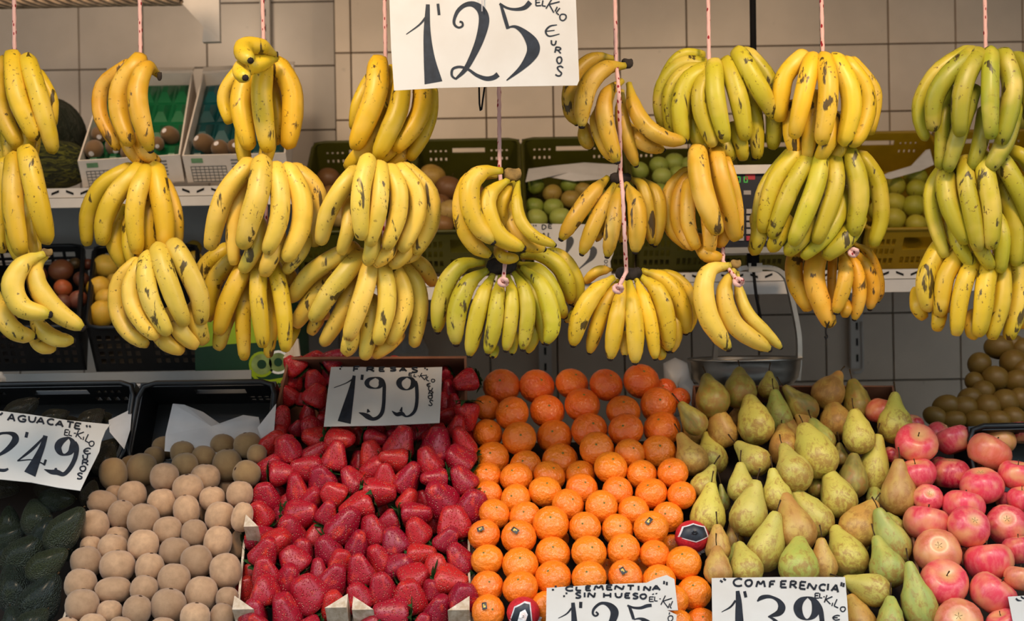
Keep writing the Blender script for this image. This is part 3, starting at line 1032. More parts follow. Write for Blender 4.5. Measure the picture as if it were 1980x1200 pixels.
        d2 = SX * (tip[0] - bx) - SY * (tip[1] - by)
        d = d2.normalized() * math.sqrt(1 - tilt * tilt) - SZ * tilt * 0.6
        g = RN.random()
        c = lin(54 + 22 * g, 64 + 18 * g, 54 - 4 * g)
        if f['row'] <= 3:
            c = lin(74, 66, 48)
        q_ = aim(d, RN.uniform(0, 6))
        pos = p - (q_ @ Vector((0, 0, 0.36))) * L
        o = obj('avocado', ME['avocado'], None, pos, c, q_, (w / 2, w / 2, L))
        tag(o, 'dark knobbly avocado, ' + f['place'], 'avocado', 'avocados behind and under the paper sign')
        obj('stem', ME['stem'], o, (0, 0, 0.985), scale=(0.5, 0.5, 0.06))
        if abs(bx - 230 / 3.3) < 2 and by > 1150:
            o['label'] = 'green avocado with a pale brown scab on its skin'
    elif kd == 'pear':
        tip, bot = f['tip'], f['bot']
        Lp = math.hypot(tip[0] - bot[0], tip[1] - bot[1])
        L = max(Lp * s_ * 1.02, 1.45 * w)
        tilt = math.sqrt(max(0, L * L - (Lp * s_) ** 2)) / L
        d2 = SX * (tip[0] - bot[0]) - SY * (tip[1] - bot[1])
        d = d2.normalized() * math.sqrt(1 - tilt * tilt) - SZ * tilt
        g = RN.uniform(-12, 12)
        c = [lin(200 + g, 186 + g, 84), lin(188 + g, 136 + g, 70), lin(168 + g, 174 + g, 80), lin(132 + g, 120 + g, 52)][f['cc']]
        q_ = aim(d, RN.uniform(0, 6))
        pos = p - (q_ @ Vector((0, 0, 0.31))) * L
        me = PEARS[RN.randrange(4)]
        o = obj('pear', me, None, pos, c, q_, (w / 2, w / 2, L))
        nm = ['yellow green pear, ', 'russet brown pear, ', 'green pear, ', 'dull olive pear, '][f['cc']]
        tag(o, nm + f['place'], 'pear', 'long pears in the pile')
        top = me.vertices[-9].co
        sl_ = 0.024 / L
        obj('stem', ME['stem'], o, (top.x, top.y, 0.965), rot=Quaternion((RN.uniform(-1, 1), RN.uniform(-1, 1), 0), 0.0), scale=(0.012 / (w / 2) * 1.2, 0.012 / (w / 2) * 1.2, sl_))
    elif kd == 'strawberry':
        m_ = (w + h) / 2
        if h > 1.15 * w or w > 1.25 * h:
            a = (math.radians(90) if h > w else math.radians(RN.choice((0, 180)))) + RN.uniform(-.4, .4)
        else:
            a = RN.gauss(math.radians(92), 0.6)
        if (f['px'], f['py']) == (440 + 240 / 3.3, 840 + 1000 / 3.3) or abs(f['px'] - 904) < 1.5 and f['py'] < 810:
            a = math.radians(92 if f['py'] > 900 else -90)
        d = SX * math.cos(a) + SY * math.sin(a) + SZ * RN.uniform(-0.1, 0.6)
        d.normalize()
        Lr = 1.12 * m_ * RN.uniform(.98, 1.15)
        wr = m_ * 1.06
        g = RN.random()
        c = lin(146 + 44 * g, 12 + 22 * g * g, 40 - 10 * g)
        q_ = aim(-d, RN.uniform(0, 6))
        pos = p - (q_ @ Vector((0, 0, 0.56))) * Lr
        o = obj('strawberry', BERRY[RN.randrange(6)], None, pos, c, q_, (wr / 2 * 1.04, wr / 2 * 1.04, Lr))
        tag(o, 'red strawberry, ' + f['place'], 'strawberry', 'strawberries heaped in the wooden crates')
        obj('calyx', ME['calyx'], o, (0, 0, -0.02), scale=(1.25, 1.25, 1.03))

# ------------------------------------------------------------------ hanging banana bunches
YB = 2.34
OVER = [(0, .34), (.08, .44), (.16, .76), (.26, .95), (.45, 1.03), (.68, 1.02), (.82, .92), (.90, .80), (.96, .58), (1, .30)]
SEEN = [(0, .36), (.06, .40), (.14, .60), (.28, .90), (.48, 1.03), (.70, 1.0), (.86, .86), (.94, .66), (1, .34)]
SKIN = {'r': (222, 176, 38), 'p': (226, 184, 68), 'g': (188, 168, 38), 'G': (152, 146, 36), 'o': (224, 162, 40), 'd': (200, 152, 42)}


def finger(pts, rad, prof, ridge):
    N, K = 22, 15
    path = catmull(pts, N)
    L = [0.0]
    for a, b_ in zip(path, path[1:]):
        L.append(L[-1] + (b_ - a).length)
    up = None
    vs, fs, al = [], [], []
    for i, p in enumerate(path):
        t_ = (path[min(i + 1, N)] - path[max(i - 1, 0)]).normalized()
        if up is None:
            up = Vector((0.2, -1, 0.1))
        up = (up - t_ * up.dot(t_)).normalized()
        bi = t_.cross(up)
        u = L[i] / L[-1]
        r = rad * interp(prof, u)
        for k_ in range(K):
            a = 2 * PI * k_ / K
            q_ = (5 * a + ridge) % (2 * PI) - PI
            rr = r * (0.955 + 0.085 * math.exp(-(q_ / 0.95) ** 2))
            vs.append(p + (up * math.cos(a) + bi * math.sin(a)) * rr)
            al.append(u)
    for i in range(N):
        for k_ in range(K):
            k2 = (k_ + 1) % K
            fs.append((i * K + k_, i * K + k2, (i + 1) * K + k2, (i + 1) * K + k_))
    fs.append(tuple(range(K - 1, -1, -1)))
    fs.append(tuple(range(N * K, (N + 1) * K)))
    return vs, fs, al, path


# bunches on one rope lie a little before or behind each other
SHIFT = {'middle yellow bunch on the leftmost': -0.05, 'lowest bunch on the leftmost': -0.09, 'pale yellow bunch with freckled': -0.05, 'wide bunch tinged': -0.05, 'round bunch of smooth': -0.06, 'curved glossy': -0.05, 'full yellow bunch with green lower': -0.03, 'old orange yellow': 0.05, 'greenest bunch': -0.08, 'middle green yellow': -0.04}


def bunch(label, ox, oy, skin, items, style='over', crown=None, dy=0.0, curl=0.03, group='banana bunches hung on ropes'):
    """items: ((x, y, x, y, ...), width, layer) in a crop at five times; crown: (x, y, half width, half height, material) there"""
    Yb = YB + dy + next((v for k_, v in SHIFT.items() if label.startswith(k_)), 0.0)
    g = lambda x, y: (ox + x / 5, oy + y / 5)
    xs = [g(*it[0][:2])[0] for it in items] + [g(*it[0][-2:])[0] for it in items]
    cx, hw = (min(xs) + max(xs)) / 2, max(30, (max(xs) - min(xs)) / 2)
    ys = [g(*it[0][:2])[1] for it in items]
    org = at(cx, min(ys) + 5, Yb + 0.05)
    root = thing('banana_bunch', label, 'bananas', org, group)
    for it in items:
        pts2 = [g(it[0][i], it[0][i + 1]) for i in range(0, len(it[0]), 2)]
        lay = it[2]
        st = it[3] if len(it) > 3 else style
        m = len(pts2) - 1
        P = []
        for i, (x, y) in enumerate(pts2):
            t_ = i / m
            side = max(-1.2, min(1.2, (x - cx) / hw))
            Y = Yb + 0.036 * lay + curl * side * side
            if st == 'over':
                Y += 0.030 * (1 - t_) ** 3 + 0.012 * t_ ** 3
            else:
                Y += 0.030 * (1 - t_) ** 2 - 0.010 * math.sin(PI * t_) + (0.0 if lay <= 0 else 0.012 * t_ ** 2)
            if lay < -0.9:
                Y -= 0.07 * t_ ** 2                     # a finger pointing out at the street
            P.append(at(x, y, Y))
        if st == 'over':
            x, y = pts2[0]
            P = [at(x + (cx - x) * 0.22, y + 9, Yb + 0.036 * lay + 0.10), at(x + (cx - x) * 0.08, y + 2, Yb + 0.036 * lay + 0.066)] + P
        if st == 'over':
            x, y = pts2[-1]
            xa, ya = pts2[-2]
            P.append(at(x - (x - xa) * .02, y - 1, Yb + 0.036 * lay + curl * max(-1.2, min(1.2, (x - cx) / hw)) ** 2 + 0.030))
        rad = it[1] / 10 * (Yb + 0.036 * lay) / F
        # the given centre line is that of the picture; keep the rounded top inside its outline
        prof = OVER if st == 'over' else SEEN
        rd = random.Random(len(label) * 31 + int(it[0][0]) + int(it[0][1]) * 7 + int(it[1]))
        vs, fs, al, path = finger([p - org for p in P], rad, prof, rd.uniform(0, 6))
        c = SKIN[skin]
        j = rd.uniform(.93, 1.05)
        gr = rd.uniform(-.02, .05)
        col = lin(min(255, c[0] * j * (1 - gr)), min(255, c[1] * j), min(255, c[2] * j))
        o = obj('banana', mesh('banana', vs, fs, True, M['banana'], al), root, color=col)
        e, d = path[-1], (path[-1] - path[-3]).normalized()
        b = MB()
        e_ = .36 if prof is SEEN else .31
        b.tube([e - d * rad * 0.06, e + d * rad * 0.12, e + d * rad * 0.26], [rad * e_, rad * e_ * .92, rad * .2], 8)
        b.build('tip', M['banana_tip'], o, True)
    if crown:
        x, y, a, h, mt = crown
        p = at(*g(x, y), Yb + 0.032) - org
        s_ = Yb / F / 5
        vs, fs = lathe([(0.02, -1), (.55, -.95), (.92, -.5), (1, 0.1), (.9, .75), (.7, 1.0), (.5, .82), (.02, .78)], 14, lambda v, an, t_: v * (1 + 0.09 * math.sin(3 * an + 2 * t_) + .05 * math.sin(7 * an)))
        obj('crown', mesh('crown', [(p + SX * (v[0] * a * s_) + SZ * (v[1] * a * s_ * 0.45) + SY * (v[2] * h * s_)) for v in map(Vector, vs)], fs, True, M[mt]), root)
    return root


bunch('topmost yellow bunch on the leftmost rope, cut by the picture edge', 0, 90, 'r', [
    ((-30, 150, -10, 560, 150, 910), 190, 0.6), ((125, 130, 165, 480, 310, 830), 195, 0), ((275, 165, 400, 590, 500, 960), 185, 0), ((390, 280, 505, 500, 515, 720), 110, 1),
    ((60, 700, 100, 960, 90, 1110), 150, 1.3), ((290, 700, 255, 960, 220, 1110), 170, 1.3), ((350, 820, 345, 960, 330, 1060), 90, 2), ((-30, 800, 0, 950, 40, 1090), 120, 1.6)])
bunch('middle yellow bunch on the leftmost rope, two bruised fingers', 0, 290, 'r', [
    ((40, 140, -20, 500, 15, 920), 150, 1), ((140, 125, 130, 560, 195, 950), 205, 0), ((265, 60, 350, 450, 445, 830), 210, -0.2), ((150, 650, 165, 900, 225, 1050), 200, 0.9),
    ((275, 500, 285, 800, 330, 1010), 120, 1.6), ((345, 800, 355, 920, 370, 1030), 90, 2)])
bunch('lowest bunch on the leftmost rope, fingers curling out with black tips', 0, 470, 'p', [
    ((425, 105, 240, 190, 125, 400, 220, 620, 480, 690), 215, 0), ((440, 120, 350, 230, 375, 430, 555, 660, 800, 820), 205, 0.5), ((-25, 480, 40, 720, 170, 860, 335, 900), 190, 1.0),
    ((300, 680, 420, 850, 560, 930, 710, 940), 165, 1.4), ((290, 880, 400, 1000, 540, 1020), 130, 1.9)], 'seen', (450, 90, 60, 36, 'crown_tan'), 0.0, 0.0)
bunch('small yellow bunch of long fingers before the white kiwi boxes', 130, 100, 'o', [
    ((570, 140, 340, 330, 320, 620, 470, 900), 150, 0.7), ((680, 105, 515, 330, 500, 600, 590, 850), 195, 0), ((880, 225, 770, 150, 685, 350, 695, 560, 750, 780, 805, 955), 195, -0.2, 'seen'),
    ((560, 820, 625, 960, 740, 1090), 150, 1.3), ((670, 850, 755, 980, 850, 1050), 140, 0.9)], 'over', (892, 238, 24, 40, 'banana_crown'))
bunch('freckled bunch with large brown bruises, second down on its rope', 130, 300, 'r', [
    ((570, 150, 335, 300, 200, 560, 190, 820), 165, 0.8), ((665, 165, 465, 380, 355, 620, 340, 805), 195, 0), ((760, 170, 680, 350, 645, 600, 670, 890), 185, -0.1), ((860, 160, 900, 400, 940, 620, 955, 865), 200, 0),
    ((950, 280, 1040, 520, 1060, 760, 1045, 890), 140, 1.2), ((800, 350, 790, 650, 815, 960), 175, 1.0), ((520, 560, 455, 830, 530, 1030), 175, 1.2), ((620, 650, 620, 880, 660, 1060), 185, 0.7)])
bunch('pale yellow bunch with freckled fingers slanting to one side, above the black crate', 180, 460, 'p', [
    ((410, 250, 245, 430, 230, 700, 330, 900, 485, 1010), 165, 0.6), ((450, 270, 370, 450, 380, 640, 475, 820, 585, 930), 180, 0), ((530, 210, 515, 380, 565, 620, 700, 880), 190, -0.1), ((640, 135, 700, 350, 790, 600, 870, 790), 195, 0),
    ((800, 100, 920, 320, 1025, 560, 1045, 770), 205, 0.1), ((1000, 700, 1010, 830, 1050, 960), 190, 0.9), ((770, 740, 855, 910, 960, 1015), 170, 0.8), ((600, 860, 700, 1010, 820, 1070), 170, 1.1), ((330, 300, 195, 560, 250, 850), 100, 1.5)])
bunch('bruised yellow bunch under two fingers that point outwards', 370, 60, 'r', [
    ((805, 228, 670, 150, 530, 150, 500, 205, 572, 285), 185, -1.3, 'seen'), ((815, 268, 660, 310, 520, 345, 490, 400, 522, 452), 190, -1.1, 'seen'), ((440, 400, 330, 560, 310, 700, 355, 850), 130, 0.8),
    ((560, 400, 480, 650, 500, 850, 550, 1080), 205, 0.1), ((700, 350, 680, 600, 700, 850, 735, 1105), 210, -0.1), ((850, 345, 960, 560, 975, 800, 940, 1070), 210, 0), ((790, 500, 835, 800, 830, 1050), 110, 1.1),
    ((500, 950, 500, 1100, 525, 1290), 150, 1.1), ((760, 950, 735, 1130, 700, 1275), 160, 0.9)], 'over', (805, 235, 36, 36, 'banana_crown'))
bunch('wide bunch tinged with green, just above the lime green carton', 370, 300, 'p', [
    ((530, 115, 335, 360, 245, 600, 190, 855), 195, 0), ((540, 230, 440, 480, 400, 760, 410, 1010), 150, 0.9), ((680, 105, 650, 350, 575, 600, 510, 835), 225, -0.2), ((825, 155, 860, 400, 840, 650, 750, 895), 195, 0),
    ((950, 165, 1060, 400, 1060, 680, 940, 965), 205, 0.2), ((1030, 160, 1190, 320, 1240, 560, 1190, 820), 190, 1.2), ((650, 680, 620, 880, 520, 1075), 170, 0.8), ((830, 780, 785, 950, 720, 1105), 180, 0.7), ((1110, 700, 1075, 900, 940, 1085), 150, 1.2)])
bunch('bright straight fingered bunch hanging in front of the lime green carton', 350, 465, 'r', [
    ((430, 95, 250, 230, 205, 400, 265, 700), 170, 1.6), ((490, 190, 340, 350, 275, 550, 265, 720), 175, 0.9), ((620, 250, 515, 450, 430, 650, 375, 850), 190, 0), ((755, 240, 740, 500, 760, 720, 790, 975), 170, -0.1), ((895, 245, 950, 450, 990, 700, 1010, 1015), 165, 0),
    ((640, 450, 600, 700, 610, 1085), 155, 0.9), ((460, 700, 400, 850, 370, 995), 165, 0.8), ((860, 450, 880, 800, 850, 1075), 130, 1.1), ((980, 240, 1060, 350, 1110, 500), 140, 1.6), ((1130, 780, 1085, 900, 1040, 1000), 110, 1.6)])
bunch('yellow bunch partly behind the big price sign', 600, 100, 'r', [
    ((655, 140, 640, 380, 545, 650, 450, 880), 225, -0.3), ((560, 280, 455, 500, 420, 700), 125, 0.9), ((880, 320, 850, 560, 760, 780, 670, 975), 205, 0), ((1085, 350, 1075, 560, 990, 740, 855, 905), 195, 0.2),
    ((1170, 360, 1160, 600, 1085, 820, 980, 1000), 150, 0.9), ((700, 500, 640, 750, 550, 910, 385, 1090), 185, 0.9), ((850, 830, 760, 960, 600, 1080), 150, 1.0), ((950, 890, 880, 1010, 745, 1130), 130, 1.4), ((790, 190, 790, 320, 760, 500), 130, 0.9)], 'over', (560, 240, 30, 30, 'banana_crown'))
bunch('round bunch of smooth yellow fingers below the big price sign', 590, 290, 'p', [
    ((465, 235, 335, 400, 215, 620, 160, 855), 185, 0.1), ((600, 125, 545, 350, 530, 580, 545, 805), 190, -0.5), ((725, 185, 730, 400, 705, 620, 635, 870), 175, -0.2), ((835, 215, 910, 400, 895, 650, 805, 905), 180, 0.0),
    ((935, 210, 1070, 400, 1075, 650, 955, 925), 185, 0.3), ((1000, 210, 1190, 420, 1205, 700, 1085, 945), 200, 0.8), ((430, 520, 420, 750, 360, 955), 150, 0.7), ((660, 780, 650, 930, 615, 1055), 165, 0.6), ((850, 830, 800, 980, 710, 1075), 155, 0.8),
    ((1000, 880, 960, 1000, 870, 1090), 155, 1.2), ((1120, 920, 1060, 1020, 980, 1060), 100, 1.6)])
bunch('spreading bunch above the strawberries, long fingers with brown tips', 550, 465, 'p', [
    ((640, 95, 440, 190, 230, 340, 85, 535), 190, 0.1), ((715, 160, 570, 330, 430, 510, 300, 725), 195, -0.1), ((835, 220, 790, 430, 710, 680, 630, 905), 190, -0.2), ((940, 240, 990, 450, 985, 680, 915, 945), 185, -0.1),
    ((1040, 250, 1145, 450, 1155, 680, 1045, 950), 175, 0.4), ((1130, 250, 1275, 420, 1310, 650, 1260, 970), 170, 0.9), ((420, 390, 280, 560, 125, 780), 185, 0.8), ((670, 380, 560, 680, 400, 955), 175, 0.7), ((680, 800, 650, 930, 615, 1045), 185, 0.7),
    ((840, 600, 825, 850, 785, 1085), 175, 0.7), ((1090, 920, 1000, 1010, 900, 1085), 150, 1.2), ((1210, 180, 1330, 250, 1420, 380), 160, 1.6), ((340, 700, 310, 780, 270, 860), 140, 1.6)])
bunch('curved glossy yellow bunch on a tan stalk, hung below the big price sign', 830, 290, 'r', [
    ((700, 200, 520, 215, 400, 340, 400, 560, 480, 740, 615, 890), 205, -0.1), ((650, 245, 420, 265, 325, 450, 330, 700, 430, 910, 590, 1020), 185, 0.6), ((760, 290, 590, 420, 565, 600, 680, 830, 910, 950), 195, 0.1),
    ((640, 940, 720, 1035, 860, 1045), 120, 1.0), ((815, 310, 745, 420, 695, 560, 720, 760), 130, 0.9), ((860, 300, 845, 480, 880, 680, 1010, 830, 1215, 920), 125, 0.2), ((770, 500, 800, 720, 920, 880, 1110, 960), 165, 1.1)], 'seen', (800, 235, 90, 58, 'crown_tan'), 0.0, 0.0)
bunch('largest fan of green yellow bananas with a wide dark crown', 830, 465, 'g', [
    ((530, 215, 330, 230, 190, 370, 105, 600, 80, 880), 185, 0.2), ((565, 285, 395, 400, 295, 600, 260, 800, 260, 1000), 195, 0), ((615, 330, 525, 520, 460, 750, 390, 1110), 175, 0), ((690, 345, 660, 560, 630, 800, 565, 1090), 165, -0.1), ((760, 340, 800, 520, 790, 750, 740, 1060), 150, 0),
    ((820, 310, 920, 480, 950, 700, 905, 1050), 155, 0), ((860, 285, 1000, 450, 1080, 680, 1110, 990), 140, 0.4), ((865, 230, 1050, 300, 1180, 480, 1250, 640, 1310, 730), 195, 0.5), ((900, 255, 1080, 430, 1165, 640, 1190, 840, 1135, 990), 185, 0.0),
    ((890, 155, 1080, 140, 1245, 240, 1330, 400, 1370, 605), 165, 0.9), ((1000, 120, 1250, 140, 1400, 330, 1440, 500, 1395, 620), 150, 1.4), ((1430, 600, 1390, 720, 1320, 780), 100, 1.9), ((980, 700, 1015, 900, 955, 1080), 120, 0.9), ((830, 850, 800, 1095), 95, 0.9), ((640, 1000, 615, 1125), 100, 0.9)], 'seen', (690, 250, 150, 75, 'banana_crown'), 0.0, 0.02)
bunch('loose old bunch with black crowns beside the big price sign', 1050, 95, 'd', [
    ((790, 160, 600, 185, 450, 330, 385, 560, 375, 745), 190, -0.2), ((690, 90, 520, 80, 350, 200, 265, 400, 260, 600, 325, 720), 155, 1.2), ((765, 305, 625, 430, 590, 600, 625, 800, 720, 1090), 175, 0), ((400, 700, 410, 860, 465, 950), 140, 1.1),
    ((830, 330, 880, 550, 990, 740, 1180, 860, 1370, 890), 165, 0.1), ((760, 400, 760, 650, 820, 900, 900, 1125), 150, 0.8), ((830, 720, 950, 900, 1165, 975), 145, 0.9), ((520, 560, 500, 720, 590, 960, 690, 1090), 110, 0.5)], 'seen', (810, 140, 60, 46, 'banana_crown'), 0.0, 0.0)
bunch('thin spotted bunch with a dark crown, rope hanging in front', 1050, 290, 'd', [
    ((625, 265, 470, 430, 310, 650, 175, 860), 170, 0), ((690, 330, 570, 560, 470, 780, 375, 1005), 155, 0), ((740, 340, 700, 550, 660, 800, 620, 1030), 155, 0), ((800, 325, 890, 500, 910, 750, 890, 985), 180, 0), ((850, 275, 960, 350, 1010, 560, 1050, 905), 135, 0.6),
    ((960, 285, 1080, 400, 1120, 620, 1080, 920), 150, 1.0), ((620, 650, 560, 800, 520, 875), 80, 1.4), ((790, 700, 770, 900), 110, 1.2)], 'seen', (740, 275, 110, 52, 'banana_crown'), 0.03, 0.0)
bunch('fan of clean yellow bananas right above the clementines', 1070, 480, 'r', [
    ((580, 280, 405, 430, 270, 650, 190, 935), 185, 0), ((630, 310, 505, 520, 420, 760, 350, 1005), 155, 0.4), ((680, 320, 640, 550, 590, 800, 550, 1065), 175, 0), ((735, 320, 770, 560, 790, 830, 790, 1105), 180, -0.1), ((800, 300, 880, 500, 940, 750, 985, 1065), 145, 0),
    ((840, 270, 1010, 420, 1090, 680, 1115, 985), 195, 0.2), ((1060, 500, 1175, 700, 1190, 850, 1150, 995), 120, 0.9), ((855, 215, 1060, 300, 1205, 480, 1265, 650, 1280, 815), 185, 0.8), ((1000, 220, 1150, 260, 1290, 400, 1340, 620, 1310, 805), 125, 1.4),
    ((560, 205, 420, 225, 300, 330), 105, 1.4), ((690, 800, 690, 1035), 95, 1.2), ((1010, 850, 1050, 1000, 1030, 1065), 95, 0.9)], 'seen', (720, 245, 135, 62, 'banana_crown'), 0.0, 0.02)
bunch('big full bunch with one finger crossing its shoulder', 1240, 80, 'g', [
    ((560, 130, 420, 120, 310, 200, 210, 350), 110, 1.6), ((640, 240, 400, 215, 225, 390, 175, 600, 205, 800), 150, 1.1), ((620, 265, 420, 300, 295, 460, 265, 650, 285, 855), 150, 0.7), ((610, 285, 455, 380, 385, 580, 380, 750, 400, 925), 195, 0.2),
    ((640, 305, 565, 480, 575, 700, 680, 965), 160, 0), ((705, 250, 710, 450, 740, 660, 800, 915), 185, -0.2), ((840, 235, 910, 450, 960, 650, 1000, 890), 190, 0), ((960, 140, 1060, 320, 1165, 500, 1270, 680), 195, -0.3), ((1040, 140, 1225, 380, 1285, 650, 1275, 980), 185, 0.6),
    ((1010, 400, 1080, 650, 1110, 850, 1120, 1080), 155, 1.0), ((500, 650, 520, 880, 600, 1040), 140, 1.0), ((890, 850, 955, 970, 980, 1095), 150, 0.8), ((780, 900, 810, 1010, 860, 1100), 150, 1.1)])
bunch('narrow brown speckled bunch in front of the scale', 1240, 280, 'o', [
    ((430, 265, 285, 420, 250, 620, 290, 820, 430, 965), 140, 0.9), ((450, 320, 370, 480, 350, 680, 390, 850, 480, 970), 145, 0.5), ((460, 390, 450, 600, 460, 780, 520, 955), 150, 0.2), ((545, 95, 570, 330, 630, 560, 720, 800), 220, -0.6), ((730, 100, 780, 350, 850, 620, 900, 870), 185, 0),
    ((830, 165, 900, 400, 940, 620, 950, 865), 105, -0.1), ((640, 650, 660, 850, 660, 1010), 150, 0.7), ((560, 930, 630, 1060, 725, 1085), 150, 0.9), ((830, 750, 815, 860, 770, 945), 130, 1.2)])
bunch('three curved yellow bananas above the pan of the scale', 1270, 470, 'p', [
    ((705, 215, 520, 260, 455, 450, 500, 700, 600, 880, 695, 1020), 205, 0), ((745, 260, 660, 420, 670, 620, 780, 820, 1090, 1025), 185, 0.1), ((775, 280, 800, 480, 880, 680, 1040, 850, 1200, 1010), 130, 0.6)], 'seen', (760, 200, 55, 40, 'crown_tan'), 0.0, 0.0)
bunch('full yellow bunch with green lower ends, beside the dark hanging rod', 1450, 90, 'r', [
    ((485, 115, 340, 280, 300, 480, 290, 660), 185, 0.4), ((595, 145, 540, 370, 490, 600, 440, 825), 190, -0.1), ((720, 145, 760, 350, 750, 600, 700, 885), 195, -0.2), ((840, 155, 955, 380, 980, 620, 920, 895), 200, 0), ((950, 175, 1100, 380, 1135, 600, 1065, 840, 1000, 920), 180, 0.5),
    ((1010, 175, 1185, 400, 1205, 560, 1165, 800), 150, 1.0), ((400, 600, 400, 850, 440, 1000), 165, 1.1), ((620, 500, 580, 800, 560, 1025), 155, 0.9), ((800, 700, 770, 900, 690, 1050), 170, 0.8), ((900, 880, 865, 1000, 830, 1045), 140, 1.3)])
bunch('green tinged bunch of long slanting fingers over the yellow crate', 1440, 270, 'g', [
    ((510, 125, 305, 370, 215, 640, 180, 840), 185, 0.2), ((450, 120, 225, 400, 140, 640, 135, 850), 140, 0.9), ((615, 175, 470, 420, 360, 680, 280, 900), 180, 0), ((735, 175, 690, 420, 580, 720, 480, 965), 190, -0.1), ((865, 185, 880, 420, 810, 680, 710, 945), 180, 0),
    ((1000, 130, 1085, 350, 1105, 600, 1060, 860), 205, 0), ((1140, 175, 1275, 380, 1315, 620, 1310, 800, 1250, 985), 165, 0.6), ((130, 750, 145, 900, 100, 1050), 165, 0.8), ((390, 800, 335, 930, 280, 1025), 165, 0.8), ((620, 800, 545, 960, 440, 1065), 165, 0.7),
    ((980, 520, 900, 760, 760, 960, 595, 1105), 155, 0.7), ((1080, 780, 980, 950, 825, 1085), 205, 0.7)])
bunch('old orange yellow bunch below the long slanting green bunch', 1480, 430, 'o', [
    ((300, 295, 275, 450, 305, 620, 400, 795), 175, 0.3), ((520, 295, 475, 450, 495, 650, 610, 945), 205, 0), ((650, 340, 640, 550, 640, 750), 90, 1.3), ((730, 275, 775, 450, 760, 620, 680, 875), 150, -0.2, 'seen'), ((770, 265, 870, 420, 910, 620, 900, 780, 860, 935), 140, 0.2, 'seen'),
    ((860, 265, 975, 440, 1040, 620, 1010, 835), 150, 0.6, 'seen'), ((850, 200, 990, 290, 1075, 480, 1105, 650, 1090, 760), 110, 1.2, 'seen'), ((800, 760, 785, 840, 755, 905), 110, 0.5, 'seen')], 'over', (770, 262, 40, 26, 'banana_crown'), 0.02)
bunch('greenest bunch, topmost at the far side of the stall', 1680, 80, 'G', [
    ((930, 105, 660, 290, 505, 550, 490, 750, 540, 915), 145, 0.9), ((980, 135, 760, 330, 635, 550, 620, 805), 190, 0.1), ((1045, 145, 940, 350, 890, 600, 880, 855), 190, 0), ((1175, 135, 1170, 400, 1170, 640, 1180, 885), 170, -0.2), ((1315, 155, 1385, 400, 1365, 650, 1290, 930), 200, 0),
    ((1400, 650, 1320, 950, 1195, 1185), 190, 0.7), ((1450, 175, 1540, 300, 1560, 600), 170, 0.6), ((760, 500, 720, 800, 690, 1165), 145, 1.3), ((1000, 500, 900, 800, 780, 1190), 170, 0.9), ((1120, 700, 1080, 950, 1010, 1185), 160, 1.2), ((1560, 300, 1550, 700), 150, 1.2)])
bunch('middle green yellow bunch beside the yellow crate of green fruit', 1680, 280, 'g', [
    ((715, 230, 605, 420, 615, 680, 725, 1035), 150, 0.7), ((770, 225, 740, 400, 790, 620, 920, 895), 190, 0.1), ((930, 185, 950, 420, 1000, 680, 1050, 965), 180, -0.1), ((1100, 145, 1150, 400, 1190, 660, 1185, 945), 190, -0.2), ((1285, 160, 1400, 350, 1500, 550, 1560, 750), 190, -0.1),
    ((1260, 330, 1370, 600, 1420, 850, 1420, 1115), 165, 0.7), ((800, 760, 880, 980, 980, 1135), 145, 1.0), ((1020, 830, 1080, 1000, 1160, 1150), 155, 0.7), ((1270, 680, 1290, 900, 1275, 1175), 155, 0.8), ((1400, 70, 1500, 120, 1600, 300), 145, 1.2), ((1480, 850, 1470, 1000, 1470, 1110), 100, 1.3)])
bunch('lowest bunch at the far side, even yellow fingers over the dark tiles', 1680, 440, 'r', [
    ((680, 200, 570, 420, 545, 600, 570, 745), 185, 0.2), ((470, 640, 470, 760, 510, 835), 150, 0.9), ((860, 270, 740, 470, 705, 690, 690, 805), 175, 0.1), ((690, 760, 680, 870, 665, 945), 150, 0.7), ((1005, 320, 930, 500, 875, 720, 850, 985), 170, 0),
    ((1155, 350, 1120, 560, 1100, 780, 1070, 985), 190, -0.1), ((1000, 860, 990, 970, 1010, 1030), 140, 0.7), ((1285, 355, 1300, 600, 1270, 800, 1200, 1020), 170, 0), ((1420, 340, 1460, 600, 1440, 800, 1365, 1020), 180, 0.2), ((1540, 350, 1560, 600, 1500, 900), 165, 0.7)])

# ------------------------------------------------------------------ ropes
RAIL_Z = 2.52


def rope(label, pts):
    P = [at(*p) for p in pts]
    top = Vector((P[0].x - 0.006, P[0].y, RAIL_Z))
    Q = []
    for a, b_ in zip([top] + P, P):
        m = max(2, int((b_ - a).length / 0.012))
        Q += [a.lerp(b_, i / m) for i in range(m)]
    Q.append(P[-1])
    b = MB(top)
    b.tube(Q, 0.0036, 8, True, 2 * PI / 0.05, 0.16)
    e = P[-1]
    b.tube([e + SX * (0.007 * math.cos(a)) + SZ * (0.005 * math.sin(2 * a)) + SY * (0.006 * math.sin(a)) for a in [i * 0.7 for i in range(10)]], 0.004, 6)
    return tag(b.build('rope', M['rope'], None, True), label, 'rope', 'red and white ropes holding the banana columns')


